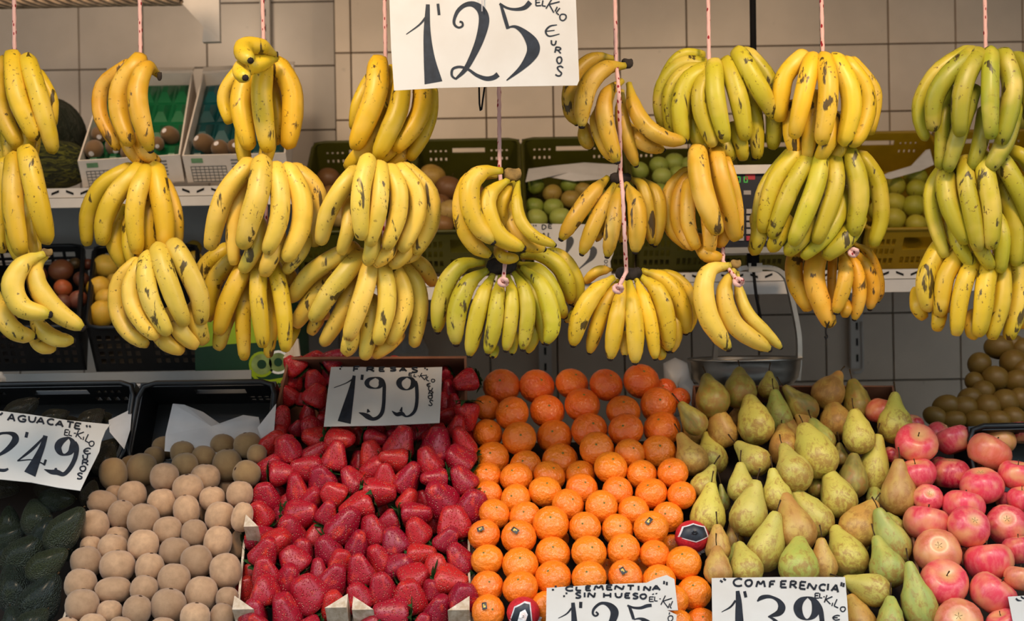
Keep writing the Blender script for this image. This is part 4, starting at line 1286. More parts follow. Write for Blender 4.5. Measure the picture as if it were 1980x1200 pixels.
RB = YB + 0.07
rope('red flecked rope of the leftmost banana column', [(27, -20, RB), (28, 116, RB), (48, 250, RB + .04), (58, 400, RB + .03), (60, 470, RB + 0.0), (85, 490, RB - .03)])
rope('red flecked rope above the bananas in front of the white boxes', [(270, -20, RB), (272, 124, RB), (278, 250, RB + .05), (282, 330, RB + .02), (284, 480, RB + .03)])
rope('red flecked rope leading to the two outward pointing bananas', [(507, -20, RB), (510, 90, RB), (513, 300, RB + .05), (516, 500, RB + .04)])
rope('dark shaded rope beside the edge of the big price sign', [(743, -20, RB), (746, 128, RB), (744, 330, RB + .05), (742, 480, RB + .05)])
rope('rope that comes out under the big price sign', [(962, -20, RB), (965, 180, RB), (966, 325, RB - .04), (974, 420, YB + .02), (980, 470, YB + .035), (973, 545, YB - .015)])
rope('rope with knots hanging in front of the thin spotted bunch', [(1189, -20, RB), (1191, 116, YB + .015), (1197, 180, YB - .02), (1200, 335, YB + .035), (1204, 372, YB - .02), (1208, 460, YB - .015), (1211, 525, YB + .02), (1195, 558, YB - .025)])
rope('rope above the big full bunch with a crossing finger', [(1369, -20, RB), (1371, 132, YB + .03), (1385, 280, RB + .05), (1398, 460, RB), (1398, 505, YB + .04), (1428, 545, YB + .0)])
rope('rope beside the dark hanging rod', [(1588, -20, RB), (1591, 114, RB - .02), (1594, 300, RB + .05), (1610, 460, RB + .03), (1650, 488, YB + .03)])
rope('rope of the greenest bananas at the far side', [(1904, -20, RB), (1906, 106, RB), (1909, 300, RB + .05), (1915, 500, RB + .05)])
b = MB((0, YB + 0.07, RAIL_Z))
b.tube([(-2.9, YB + 0.07, RAIL_Z + 0.012), (2.9, YB + 0.07, RAIL_Z + 0.012)], 0.012, 10)
tag(b.build('hanging_rail', M['steel'], None, True), 'steel rail above that carries the banana ropes', 'rail')

# ------------------------------------------------------------------ crates and boxes
def P4(*a):
    return [Vector(x) for x in a]


def rim_crate(name, label, cat, bl, br, fr, fl, depth, mat, th=0.012, back_holes=(), front_holes=(), side_holes=(), group=None, rim=True, taper=0.02, sub=None):
    """open crate below the tilted rim bl, br, fr, fl (seen from above: back left, back right, front right, front left)"""
    bl, br, fr, fl = P4(bl, br, fr, fl)
    n = (br - bl).cross(bl - fl).normalized()
    if n.z < 0:
        n = -n
    c = (bl + br + fr + fl) / 4
    low = [p + (c - p) * taper - n * depth for p in (bl, br, fr, fl)]
    L1, L2, L3, L4 = low
    t = thing(name, label, cat, c - n * depth, group)
    o = c - n * depth
    inn = lambda a, b_: ((c - (a + b_) / 2).normalized() * th)

    def w(nm, a, b_, B, A, holes):
        m = MB(o)
        m.wall(A, B, b_, a, inn(a, b_), holes)
        return m.build(nm, mat, t)
    w('back_wall', bl, br, L2, L1, back_holes)
    w('front_wall', fl, fr, L3, L4, front_holes)
    w('side_wall', bl, fl, L4, L1, side_holes)
    w('side_wall', br, fr, L3, L2, side_holes)
    m = MB(o)
    m.slab(low, n * th)
    m.build('floor_panel', mat, t)
    if rim:
        m = MB(o)
        e = [p for p in (bl, br, fr, fl)]
        pts = []
        for i in range(4):
            p, a, d = e[i], e[i - 1], e[(i + 1) % 4]
            r_ = 0.03
            A, D = p + (a - p).normalized() * r_, p + (d - p).normalized() * r_
            for u in (0, .5, 1):
                pts.append(A.lerp(p, u).lerp(p.lerp(D, u), u))
        m.tube(pts + pts[:1], th * 0.75, 6, False)
        m.build('rim', mat, t, True)
    return t, n, c, low


def grid(u0, u1, v0, v1, nu, nv, gu=0.35, gv=0.35):
    out = []
    for i in range(nu):
        for j in range(nv):
            a, b_ = u0 + (u1 - u0) * i / nu, u0 + (u1 - u0) * (i + 1) / nu
            c_, d_ = v0 + (v1 - v0) * j / nv, v0 + (v1 - v0) * (j + 1) / nv
            out.append((a + (b_ - a) * gu / 2, b_ - (b_ - a) * gu / 2, c_ + (d_ - c_) * gv / 2, d_ - (d_ - c_) * gv / 2))
    return out


# the six olive and mustard crates on the right shelf, tilted to the street
YBK, YFR = 3.62, 3.26
CR = []
backs = [(607, 803), (807, 1004), (1009, 1203), (1207, 1403), (1407, 1598), (1602, 1798), (1802, 1998)]
names = ['olive crate of brown mangoes nearest the corner of the wall', 'olive crate of yellow and brown mangoes', 'olive crate of green pears with a paper sheet', 'olive crate of green apples behind the old bananas', 'olive crate mostly behind the scale', 'mustard yellow crate of yellow green apples', 'mustard yellow crate behind the greenest bananas']
for k_, ((x0, x1), nm) in enumerate(zip(backs, names)):
    yb = 274 - (x0 - 607) * 0.0175
    X0, X1 = at(x0, yb, YBK).x, at(x1, yb, YBK).x
    zb, zf = at((x0 + x1) / 2, yb, YBK).z, at((x0 + x1) / 2, 447 - (x0 - 607) * 0.004, YFR).z
    bh = [(0.34, 0.66, 0.70, 0.83)] + grid(0.10, 0.30, 0.70, 0.80, 4, 1, 0.6) + grid(0.70, 0.90, 0.70, 0.80, 4, 1, 0.6) + grid(0.10, 0.30, 0.48, 0.62, 4, 1, 0.6) + grid(0.70, 0.90, 0.48, 0.62, 4, 1, 0.6)
    fh = grid(0.05, 0.30, 0.12, 0.80, 5, 3) + grid(0.35, 0.65, 0.12, 0.38, 6, 1) + [(0.36, 0.64, 0.50, 0.80)] + grid(0.70, 0.95, 0.12, 0.80, 5, 3)
    t, n_, c_, low = rim_crate('produce_crate', nm, 'crate', (X0, YBK, zb), (X1, YBK, zb), (X1, YFR, zf), (X0, YFR, zf), 0.125, M['yellow_plastic'] if k_ > 4 else M['green_plastic'], 0.006, bh, fh, (), 'plastic crates tilted on the shelf', True, 0.0)
    CR.append((t, n_, c_, Vector((0, YFR - YBK, zf - zb)).normalized(), zb))

# shelf under them and the left shelf
def perforated_shelf(label, px0, px1, top, mid, bot, Y, depth, group='perforated white shelves'):
    a, b_ = at(px0, top(px0), Y), at(px1, top(px1), Y)
    z1, z0, zm = (a.z + b_.z) / 2, at((px0 + px1) / 2, bot((px0 + px1) / 2), Y).z, at((px0 + px1) / 2, mid((px0 + px1) / 2), Y).z
    t = thing('shelf', label, 'shelf', ((a.x + b_.x) / 2, Y, z0), group)
    o = Vector(t.location)
    m = MB(o)
    m.box((a.x, Y + 0.004, zm + 0.002), (b_.x, Y + depth, zm + 0.012))
    m.build('shelf_board', M['white_metal'], t)
    m = MB(o)
    W_ = b_.x - a.x
    cnt = int(W_ / 0.0345)
    # perforated upstand with slanted slots: dark slips stand for shaded holes, every second one leaning
    m.box((a.x, Y, zm + 0.001), (b_.x, Y + 0.004, z1))
    m.build('upstand', M['white_metal'], t)
    m = MB(o)
    m.box((a.x, Y - 0.006, z0), (b_.x, Y + 0.003, zm - 0.001))
    m.build('front_lip', M['white_metal'], t)
    m = MB(o)
    for i in range(cnt):
        x = a.x + W_ * (i + .5) / cnt
        zc = zm + (z1 - zm) * 0.56
        s_ = 0.0035 * (1 if i % 2 else -1)
        h_ = 0.0028
        m.slab([(x - .009, Y - .0008, zc - s_ - h_), (x + .009, Y - .0008, zc + s_ - h_), (x + .009, Y - .0008, zc + s_ + h_), (x - .009, Y - .0008, zc - s_ + h_)], (0, 0.001, 0))
    sl_ = m.build('slots', M['slot'], t)
    sl_['kind'] = 'stuff'
    return t


SHELF_R = perforated_shelf('white perforated shelf carrying the plastic crates', 655, 2120, lambda x: 538 - (x - 655) * .0165, lambda x: 557 - (x - 655) * .0165, lambda x: 582 - (x - 655) * .0165, 3.22, 0.72)
SHELF_L = perforated_shelf('white perforated shelf carrying the melons and kiwi boxes', -160, 598, lambda x: 366 - x * .017, lambda x: 385 - x * .017, lambda x: 404 - x * .017, 3.22, 0.9)
# grey lower shelf on the left
a, b_ = at(-160, 744, 2.98), at(486, 736, 2.98)
z1 = at(486, 715, 2.98).z
t = thing('lower_shelf', 'grey steel shelf under the black crates of onions and citrus', 'shelf', ((a.x + b_.x) / 2, 2.98, a.z))
m = MB(t.location)
m.box((a.x, 2.98, z1 - 0.024), (b_.x, 2.984, z1))
m.build('front_lip', M['grey_metal'], t)
m = MB(t.location)
m.box((a.x, 2.985, z1 - 0.046), (b_.x, 3.9, z1 - 0.038))
m.build('shelf_board', M['grey_metal'], t)
m = MB(t.location)
m.box((a.x, 2.979, z1 - 0.031), (b_.x - 0.01, 2.99, z1 - 0.026))
m.build('white_strip', M['white_metal'], t)
# closed back under the upper left shelf
m = MB((at(200, 430, 3.5).x, 3.5, at(200, 470, 3.5).z))
m.box((at(-160, 430, 3.5).x, 3.5, at(200, 480, 3.5).z), (at(640, 430, 3.5).x, 3.52, at(200, 400, 3.5).z))
tag(m.build('shelf_skirt', M['grey_metal']), 'grey metal skirt below the shelf of kiwi boxes', 'panel')


# two white cardboard kiwi boxes, tilted on the left shelf
def kiwi_box(label, fl, fr, bl, br, tray, Yf=3.24, Yb=3.68):
    FL, FRr, BL, BR = at(*fl, Yf), at(*fr, Yf), at(*bl, Yb), at(*br, Yb)
    t, n_, c_, low = rim_crate('fruit_box', label, 'box', BL, BR, FRr, FL, 0.075, M['white_board'], 0.004, (), (), (), 'white cardboard boxes of kiwis', False, 0.0)
    o = Vector(t.location)
    s_ = (FL - BL).normalized()
    m = MB(o)
    q = [p + (c_ - p) * 0.03 - n_ * 0.035 for p in (BL, BR, FRr, FL)]
    m.slab(q, -n_ * 0.004)
    for i in range(5):
        for j in range(4):
            u, v_ = (i + .5) / 5, (j + .5) / 4
            p = q[0].lerp(q[1], u).lerp(q[3].lerp(q[2], u), v_)
            x_ = (q[1] - q[0]) / 5 * 0.44
            y_ = (q[3] - q[0]) / 4 * 0.44
            m.hexa([p - x_ - y_, p + x_ - y_, p + x_ + y_, p - x_ + y_], [p + n_ * 0.016 + k1 * x_ * .35 + k2 * y_ * .35 for k1, k2 in ((-1, -1), (1, -1), (1, 1), (-1, 1))])
    tr = m.build('moulded_tray', tray, t)
    tr['kind'] = 'stuff'
    # printing on the front panel
    f0, f1 = FL, FRr
    d0, d1 = FL - n_ * 0.075, FRr - n_ * 0.075
    out = -(c_ - (f0 + f1) / 2).normalized() * 0.0008
    Q = lambda u, v_: f0.lerp(f1, u).lerp(d0.lerp(d1, u), v_) + out
    m = MB(o)
    for i in range(9):
        u = 0.06 + 0.34 * i / 8
        m.slab([Q(u, .38), Q(u + .006, .38), Q(u + .006, .92), Q(u, .92)], out)
    for j in range(6):
        v_ = 0.38 + 0.54 * j / 5
        m.slab([Q(.06, v_), Q(.406, v_), Q(.406, v_ + .02), Q(.06, v_ + .02)], out)
    for j in range(5):
        v_ = 0.16 + 0.12 * j
        m.slab([Q(.46, v_), Q(.86, v_), Q(.86, v_ + .05), Q(.46, v_ + .05)], out)
    pr = m.build('printed_table', M['print'], t)
    pr['kind'] = 'stuff'
    m = MB(o)
    m.slab([Q(.08, .10), Q(.19, .10), Q(.19, .26), Q(.08, .26)], out)
    m.build('printed_label', M['print_green'], t)
    return t, n_, c_, BL, BR, FRr, FL


KB1 = kiwi_box('white kiwi box with a green tray, beside the melons', (150, 311), (348, 299), (205, 142), (373, 139), M['tray'])
KB2 = kiwi_box('white kiwi box with a teal tray, at the end of the shelf', (352, 301), (552, 296), (392, 141), (568, 128), M['tray_teal'])
# a raised lid edge behind each box
for KB, lb in ((KB1, 'box'), (KB2, 'box')):
    t, n_, c_, BL, BR, FRr, FL = KB
    m = MB(t.location)
    m.slab([BL, BR, BR + Vector((0, .01, .0)) + (BL - FL).normalized() * 0.03, BL + (BL - FL).normalized() * 0.03], n_ * 0.004)
    m.build('back_flap', M['white_board'], t)


def on_tray(KB, lst, tile, s_):
    t, n_, c_, BL, BR, FRr, FL = KB
    out = []
    for i, (x, y, w, dx, dy) in enumerate(lst):
        px, py = tile[0] + x / s_, tile[1] + y / s_
        p = hit(px, py, c_ - n_ * 0.012, n_)
        r_ = w / s_ * p.y / F / 2
        d = SX * dx + SY * dy + SZ * 0.7
        o = obj('kiwi', ME['kiwi'], None, p, lin(112, 84, 52), aim(d), (r_, r_, r_ * 1.15))
        obj('stem_end', ME['kend'], o, (0, 0, -.97), rot=aim((0, 0, -1)), scale=(.17, .17, .14))
        b = MB()
        b.add([(0.3 * math.cos(a * PI / 4), 0.3 * math.sin(a * PI / 4), 0.985) for a in range(8)], [tuple(range(8))])
        obj('sticker', mesh('sticker', b.v, b.f, False, M['wrap_white']), o, (0, 0, .02))
        out.append(o)
    return out


WH = ['rearmost', 'middle', 'front']
for o, lb in zip(on_tray(KB1, [(810, 572, 122, -.3, .3), (290, 668, 128, 0, -.4), (325, 565, 112, .2, -.3), (430, 645, 128, .3, -.5), (530, 690, 120, .2, -.5), (720, 630, 100, .2, -.3)], (100, 100), 3.536),
                 ('kiwi with a pale round sticker on the green tray', 'front corner kiwi on the green tray beside the melons', 'rear corner kiwi on the green tray beside the melons', 'kiwi behind the banana tips on the green tray', 'kiwi low in the middle of the green tray', 'kiwi next to the stickered one on the green tray')):
    tag(o, lb, 'kiwi', 'kiwis in the white boxes')
for o, lb in zip(on_tray(KB2, [(1045, 632, 140, -.5, .4), (1155, 668, 124, -.2, .4), (1255, 655, 116, .1, .1)], (100, 100), 3.536),
                 ('largest kiwi on the teal tray, sticker at its end', 'stickered kiwi in the middle of the teal tray', 'kiwi on the teal tray half behind the bananas')):
    tag(o, lb, 'kiwi', 'kiwis in the white boxes')

# melons
for (x, y, w, h, c, lb, a) in ((92, 265, 150, 150, (40, 40, 26), 'very dark green melon, upper of the two beside the kiwi box', 30), (98, 318, 158, 96, (96, 96, 30), 'green striped melon, lower of the two beside the kiwi box', 90)):
    Y = 3.45 if y < 300 else 3.34
    p = at(x, y, Y)
    s_ = Y / F
    ar = math.radians(a + 90)
    d = SX * math.cos(ar) + SY * math.sin(ar)
    prof = [(max(0.02, math.sin(PI * i / 14) ** .85), -math.cos(PI * i / 14)) for i in range(15)]
    me = mesh('melon', *lathe(prof, 20, lambda v, an, t_: Vector((v.x * (1 + .02 * math.cos(10 * an)), v.y * (1 + .02 * math.cos(10 * an)), v.z))), mat=M['melon'])
    L, R_ = max(w, h) * s_ / 2, min(w, h) * s_ / 2
    o = obj('melon', me, None, p, lin(*c), aim(d), (R_, R_, L))
    obj('stem', ME['stem'], o, (0, 0, .98), scale=(.5, .5, .06))
    tag(o, lb, 'melon', 'melons on the shelf')

# fruit in the tilted plastic crates
def fill(crate, lst, tile, s_, kind, cols, labels, cat, group, drop=0.035):
    t, n_, c_, sd, zb = crate
    for i, (x, y, w, ci) in enumerate(lst):
        px, py = tile[0] + x / s_, tile[1] + y / s_
        p = hit(px, py, c_ - n_ * drop, n_)
        r_ = w / s_ * p.y / F / 2
        e = random.uniform(-.5, .5)
        o = obj(cat.replace(' ', '_'), ME[kind], None, p, lin(*cols[ci]), aim(SY + SZ * e + SX * random.uniform(-.6, .6)), (r_,) * 3)
        obj('stem', ME['stem'], o, (0, 0, .78), scale=(.22, .22, .35))
        tag(o, labels[i], cat, group)


MG = [(116, 78, 46), (176, 140, 64), (140, 100, 54), (176, 146, 80)]
fill(CR[0], [(225, 275, 230, 0), (250, 430, 200, 2), (350, 560, 200, 3), (900, 190, 230, 0), (320, 660, 200, 3), (480, 350, 220, 2), (700, 420, 240, 0)], (590, 290), 5, 'round', MG,
     ['brown mango at the wall corner of the first olive crate', 'tan mango below the brown one in the first olive crate', 'pale mango beside a banana tip in the first olive crate', 'brown mango showing above the round banana bunch', 'pale mango at the front rim of the first olive crate', 'mango behind the round banana bunch', 'brown mango deep behind the round banana bunch'], 'mango', 'mangoes in the olive crates')
fill(CR[1], [(1230, 260, 270, 1), (1390, 370, 270, 0), (1390, 590, 240, 3), (1300, 520, 220, 0), (1340, 720, 200, 2), (1620, 420, 240, 2), (1580, 560, 230, 3)], (590, 290), 5, 'round', MG,
     ['yellow mango at the back of the second olive crate', 'russet mango beside the yellow one in the second olive crate', 'round yellow mango beside the curved glossy bananas', 'brown mango under the russet one', 'tan mango at the front rim of the second olive crate', 'mango behind the curved glossy bananas', 'pale mango behind the curved glossy bananas'], 'mango', 'mangoes in the olive crates')
GP = [(126, 142, 52), (150, 122, 56), (140, 152, 64), (160, 170, 80)]
fill(CR[2], [(1020, 345, 185, 0), (1190, 420, 190, 1), (1360, 330, 190, 0), (1370, 475, 195, 1), (1015, 545, 190, 0), (1200, 555, 200, 2), (1035, 670, 220, 3), (1270, 655, 220, 3), (1490, 390, 170, 1), (1520, 560, 190, 0), (1620, 430, 180, 0)], (830, 290), 5, 'smooth', GP,
     ['small green pear at the corner of the paper sheet', 'red cheeked pear below the paper sheet', 'green pear on the paper sheet, second from the crate side', 'olive pear with a dark eye beside the spotted bananas', 'green pear with a black stalk at the crate side', 'round green pear in the middle of the crate', 'pale pear on the front rim above the paper sign', 'pale pear on the front rim beside the spotted bananas', 'brown pear under the paper sheet near the spotted bananas', 'pear behind the spotted bananas, lower', 'pear behind the spotted bananas, upper'], 'green pear', 'small pears in the olive crate')
fill(CR[3], [(1120, 150, 190, 2), (930, 200, 190, 2), (1270, 120, 200, 2), (1150, 255, 190, 3), (1310, 230, 180, 2), (1130, 390, 160, 0), (1240, 400, 180, 0), (1380, 300, 190, 2), (1420, 150, 190, 2)], (1050, 290), 5, 'smooth', GP,
     ['green apple under the tips of the old bananas', 'green apple nearest the paper sheet in the fourth crate', 'green apple at the back of the fourth crate', 'lightest green apple in the fourth crate', 'green apple beside the narrow speckled bunch, upper', 'dark green apple beside the thin spotted bunch, lower', 'green apple between the spotted bunch and the speckled bunch', 'green apple behind the narrow speckled bunch', 'green apple under the big full bunch'], 'green apple', 'green apples in the fourth crate')
fill(CR[5], [(250, 400, 210, 1), (450, 310, 230, 0), (250, 560, 220, 1), (460, 425, 200, 0), (440, 590, 240, 0), (245, 715, 230, 1), (460, 770, 210, 1), (90, 450, 220, 0), (100, 640, 220, 1), (600, 450, 200, 0), (620, 640, 200, 1)], (1680, 280), 5, 'smooth', [(150, 146, 34), (168, 156, 44)],
     ['yellow green apple next to the long slanting bananas, upper', 'topmost apple with a stalk in the mustard crate', 'large yellow green apple in the middle of the mustard crate', 'apple under the topmost one in the mustard crate', 'greenest apple in the mustard crate', 'yellow apple on the front rim beside the slanting bananas', 'apple on the front rim in the middle of the mustard crate', 'apple behind the slanting banana, upper', 'apple behind the slanting banana, lower', 'apple half behind the middle green bunch, upper', 'apple half behind the middle green bunch, lower'], 'apple', 'yellow green apples in the mustard crate')
fill(CR[6], [(1200, 420, 230, 0), (1360, 300, 230, 0), (1450, 450, 230, 1), (930, 330, 230, 0)], (1680, 140), 5, 'smooth', [(150, 146, 34), (168, 156, 44)],
     ['yellow green apple seen between the greenest fingers', 'apple behind the greenest bunch, back row', 'apple behind the greenest bunch at the picture edge', 'apple at the near corner of the last mustard crate'], 'apple', 'yellow green apples in the last mustard crate')


def sheet(name, label, cat, pts, mat, group=None, th=0.0012):
    """stiff sheet of paper or card: triangles between points (x, y, Y)"""
    P = [at(*p) for p in pts]
    m = MB(P[0])
    c_ = sum(P, Vector()) / len(P)
    k2 = len(P)
    t_ = SZ * th
    vs = P + [c_] + [p - t_ for p in P] + [c_ - t_]
    fs = [(i, (i + 1) % k2, k2) for i in range(k2)] + [(k2 + 1 + (i + 1) % k2, k2 + 1 + i, 2 * k2 + 1) for i in range(k2)] + [(i, k2 + 1 + i, k2 + 1 + (i + 1) % k2, (i + 1) % k2) for i in range(k2)]
    m.add(vs, fs)
    return tag(m.build(name, mat), label, cat, group)


sheet('paper_sheet', 'crumpled grey paper sheet in the crate of small pears', 'paper', [(1016, 352, 3.42), (1022, 326, 3.5), (1070, 320, 3.52), (1130, 314, 3.53), (1196, 318, 3.52), (1190, 345, 3.46), (1110, 350, 3.46), (1060, 342, 3.47)], M['paper'], 'paper liners')
sheet('paper_sheet', 'pale paper strip lining the mustard crate of apples', 'paper', [(1700, 342, 3.4), (1716, 334, 3.43), (1780, 316, 3.5), (1790, 290, 3.55), (1798, 288, 3.55), (1806, 318, 3.5), (1780, 330, 3.46), (1722, 346, 3.4)], M['paper'], 'paper liners')

# black crates of onions and citrus on the lower left shelf
BC = []
for lb, x0, x1 in (('black crate of red onions on the grey shelf', -60, 158), ('black crate of grapefruit on the grey shelf', 162, 392)):
    A, B = at(x0 + 20, 476, 3.42), at(x1 + 4 - (x0 > 0) * 14, 474, 3.42)
    Cc, D = at(x1 - 5, 632, 3.06), at(x0 + 5, 634, 3.06)
    A.z = B.z
    Cc.z = D.z
    bh = grid(0.08, 0.92, 0.55, 0.90, 7, 2, 0.25, 0.25)
    fh = grid(0.55, 0.95, 0.15, 0.85, 5, 4, 0.45, 0.4) + grid(0.05, 0.45, 0.15, 0.85, 5, 4, 0.45, 0.4)
    BC.append(rim_crate('produce_crate', lb, 'crate', A, B, Cc, D, 0.12, M['black_plastic'], 0.007, bh, fh, (), 'black crates on the grey shelf', True, 0.02))
for ci, lst, nm, cat, grp in ((0, [(590, 265, 235, (110, 62, 40), 'large brown onion behind the pale banana stalk'), (790, 350, 165, (86, 46, 38), 'dark onion in the middle of the black crate'), (610, 435, 180, (176, 84, 44), 'orange brown onion catching the light'), (752, 545, 185, (128, 66, 50), 'red onion low in the black crate'), (610, 575, 180, (104, 54, 42), 'red onion at the front of the black crate'), (850, 205, 120, (92, 44, 36), 'small onion at the back of the black crate'), (720, 200, 130, (60, 50, 30), 'dark onion at the back of the black crate'), (350, 300, 220, (96, 52, 40), 'onion hidden behind the curling bananas'), (60, 700, 220, (96, 50, 40), 'onion below the leftmost bananas'), (80, 850, 160, (80, 44, 36), 'onion at the near rim under the leftmost bananas')], 'onion', 'onion', 'onions in the black crate'),  # the lit onion has its light painted in as a brighter orange
                             (1, [(1020, 222, 240, (214, 172, 62), 'topmost yellow grapefruit in the black crate'), (955, 430, 240, (220, 168, 50), 'grapefruit under the topmost one'), (1015, 530, 190, (222, 170, 54), 'grapefruit half hidden above the lemon'), (985, 682, 240, (224, 168, 44), 'lowest pointed yellow citrus in the black crate'), (1100, 350, 130, (206, 160, 56), 'small grapefruit behind the pale bananas'), (1870, 50, 165, (176, 140, 40), 'shaded citrus between two banana bunches, upper'), (1890, 150, 160, (176, 140, 40), 'shaded citrus between two banana bunches, lower'), (1300, 380, 200, (200, 150, 50), 'grapefruit behind the pale freckled bananas')], 'grapefruit', 'citrus', 'citrus fruit in the black crate')):  # the two shaded citrus carry their shade as a darker yellow
    t, n_, c_, low = BC[ci]
    for x, y, w, col, lb in lst:
        p = hit(x / 5, 470 + y / 5, c_ - n_ * 0.02, n_)
        r_ = w / 5 * p.y / F / 2
        o = obj(nm, ME['smooth' if ci else 'round'], None, p, lin(*col), aim(SY * .6 + SX * random.uniform(-.8, .8) + SZ * random.uniform(-.3, .6)), (r_, r_, r_ * (1.25 if 'pointed' in lb else 1)))
        obj('stem', ME['button'], o, (0, 0, .80), scale=(.12, .12, .2))
        tag(o, lb, cat, grp)

# dark green carton with lime band and printed kiwi halves
A, B = at(378, 742, 3.05), at(556, 742, 3.05)
zt, zb_ = at(470, 585, 3.05).z, z1 - 0.0375
t = thing('fruit_carton', 'dark green carton with a lime band and printed kiwi halves', 'carton', ((A.x + B.x) / 2, 3.05, zb_))
o = Vector(t.location)
m = MB(o)
m.box((A.x, 3.05, zb_), (B.x, 3.38, zt))
m.build('carton_body', M['dark_green'], t)
m = MB(o)
m.slab([at(379, 598, 3.049), at(555, 592, 3.049), at(555, 652, 3.049), at(520, 662, 3.049), at(470, 663, 3.049), at(420, 667, 3.049), at(379, 672, 3.049)], (0, 0.0006, 0))
m.build('lime_band', M['lime'], t)
for i, (x, y, r_) in enumerate(((506, 704, 25), (538, 700, 23))):
    for nm, rr, mt, e in (('kiwi_rim', r_, M['lime'] if i == 0 else M['kiwi'], .0004), ('kiwi_print', r_ * .8, M['kiwi_flesh'], .0008), ('kiwi_heart', r_ * .36, M['dark_green'], .0012)):
        m = MB(o)
        m.slab([at(x + rr * math.cos(a * PI / 10), y + rr * math.sin(a * PI / 10), 3.05 - e) for a in range(20)], (0, 0.0003, 0))
        m.build(nm, mt, t)
m = MB(o)
m.slab([at(*q, 3.0487) for q in ((484, 690), (487, 718), (500, 732), (520, 734), (545, 730), (555, 722), (555, 738), (530, 742), (500, 740), (482, 722))], (0, .0003, 0))
m.build('lime_swoosh', M['lime'], t)

# ------------------------------------------------------------------ crates of the display
def slope_crate(name, label, bl, br, flpx, frpx, h, depth, mat, th, **kw):
    BL, BR = sl(*bl, h), sl(*br, h)
    FL, FRr = sl(*flpx, -0.055), sl(*frpx, -0.055)
    return rim_crate(name, label, 'crate', BL, BR, FRr, FL, depth, mat, th, **kw)


bhA = [(0.36, 0.70, 0.62, 0.84)] + grid(0.74, 0.90, 0.62, 0.82, 4, 1, .4) + grid(0.70, 0.92, 0.22, 0.48, 4, 1, .4) + grid(0.06, 0.20, 0.62, 0.80, 3, 1, .4)
bhB = [(0.38, 0.76, 0.62, 0.82)] + grid(0.76, 0.97, 0.18, 0.46, 4, 2, .25, .25)
slope_crate('produce_crate', 'black crate with a slotted handle holding the avocados', (-60, 744), (262, 739), (-150, 895), (238, 895), 0.015, 0.115, M['black_plastic'], 0.008, back_holes=bhA, group='black crates of the display')
slope_crate('produce_crate', 'black crate with a white paper liner behind the kiwis', (272, 741), (534, 737), (243, 895), (520, 895), 0.015, 0.115, M['black_plastic'], 0.008, back_holes=bhB, group='black crates of the display')
slope_crate('produce_crate', 'black crate behind the apples at the far side', (1872, 824), (2080, 820), (1890, 960), (2110, 960), 0.012, 0.11, M['black_plastic'], 0.008, back_holes=grid(.05, .95, .3, .8, 8, 2), group='black crates of the display')
slope_crate('wooden_crate', 'brown wooden crate at the back of the strawberries', (556, 690), (902, 688), (520, 845), (905, 845), 0.02, 0.105, M['cardboard'], 0.005, group='crates of strawberries', rim=False)


def posts(root, spots, size, mat, out):
    for (x, y, lx) in spots:
        p = sl(x, y, 0.02)
        m = MB(root.location)
        e = Vector((1, 0, 0)) * size * lx
        f_ = -SD * size * 1.2
        q = [p, p + e, p + f_ * 0.9]
        m.slab([q_ - UP * 0.10 for q_ in q], UP * (0.10 + out))
        m.build('corner_post', mat, root)


def edge_crate(label, bl, br, flpx, frpx, h4, depth, th=0.004, spots=(), grp='crates of strawberries', mat=None):
    BL, BR, FR_, FL = sl(*bl, h4[0]), sl(*br, h4[1]), sl(*frpx, h4[2]), sl(*flpx, h4[3])
    h, FRr = max(h4), FR_
    t, n_, c_, low = rim_crate('wooden_crate', label, 'crate', BL, BR, FRr, FL, depth, mat or M['wood'], th, (), (), (), grp, False, 0.0)
    for ch in t.children:
        if ch.name.startswith('floor_panel'):
            ch.data.materials[0] = M['board']  # floor darkened so gaps between the fruit read as deep shade
    posts(t, spots, 0.026, M['wood'], h + 0.004)
    return t


edge_crate('pale wooden crate of strawberries beside the kiwis', (478, 960), (676, 960), (452, 1236), (672, 1236), (-.03, -.06, -.02, .014), 0.06, spots=((474, 1030, 1), (452, 1190, 1.4), (672, 1186, -1.4)))
edge_crate('pale wooden crate of strawberries beside the clementines', (684, 960), (908, 960), (680, 1236), (910, 1236), (-.06, -.03, .010, -.02), 0.06, spots=((682, 1188, 1.4), (908, 1188, -1.4)))
edge_crate('pale wooden crate holding the kiwis', (214, 930), (474, 930), (106, 1236), (448, 1236), (-.06, -.06, -.06, .006), 0.06, grp='pale crates of the display')
edge_crate('thin dark crate side between the pears and the apples', (1340, 745), (1728, 745), (1395, 1236), (1795, 1236), (-.06, -.055, .006, -.06), 0.05, grp='pale crates of the display', mat=M['cardboard'])

# post and liners
p = at(548, 690, 2.742)
m = MB(p)
q = [at(547, 692, 2.735), at(580, 688, 2.735), at(576, 655, 2.735), at(570, 654, 2.735)]
m.slab(q, (0, 0.012, 0))
tag(m.build('corner_post', M['wood']), 'wooden corner piece standing above the brown strawberry crate', 'wood')
sheet('paper_sheet', 'large white paper liner standing in the crate behind the kiwis', 'paper', [(318, 872, 2.595), (320, 840, 2.635), (334, 780, 2.700), (356, 782, 2.705), (392, 796, 2.705), (424, 818, 2.685), (446, 822, 2.675), (470, 802, 2.695), (500, 806, 2.685), (512, 870, 2.615), (420, 880, 2.595)], M['paper'], 'paper liners')
sheet('paper_sheet', 'small white paper flap between the two black crates', 'paper', [(210, 812, 2.655), (255, 790, 2.67), (252, 830, 2.63), (240, 868, 2.59), (212, 835, 2.63)], M['paper'], 'paper liners')
sheet('paper_sheet', 'white paper flap beside the strawberries', 'paper', [(498, 826, 2.62), (534, 780, 2.66), (530, 830, 2.62), (512, 870, 2.59)], M['paper'], 'paper liners')

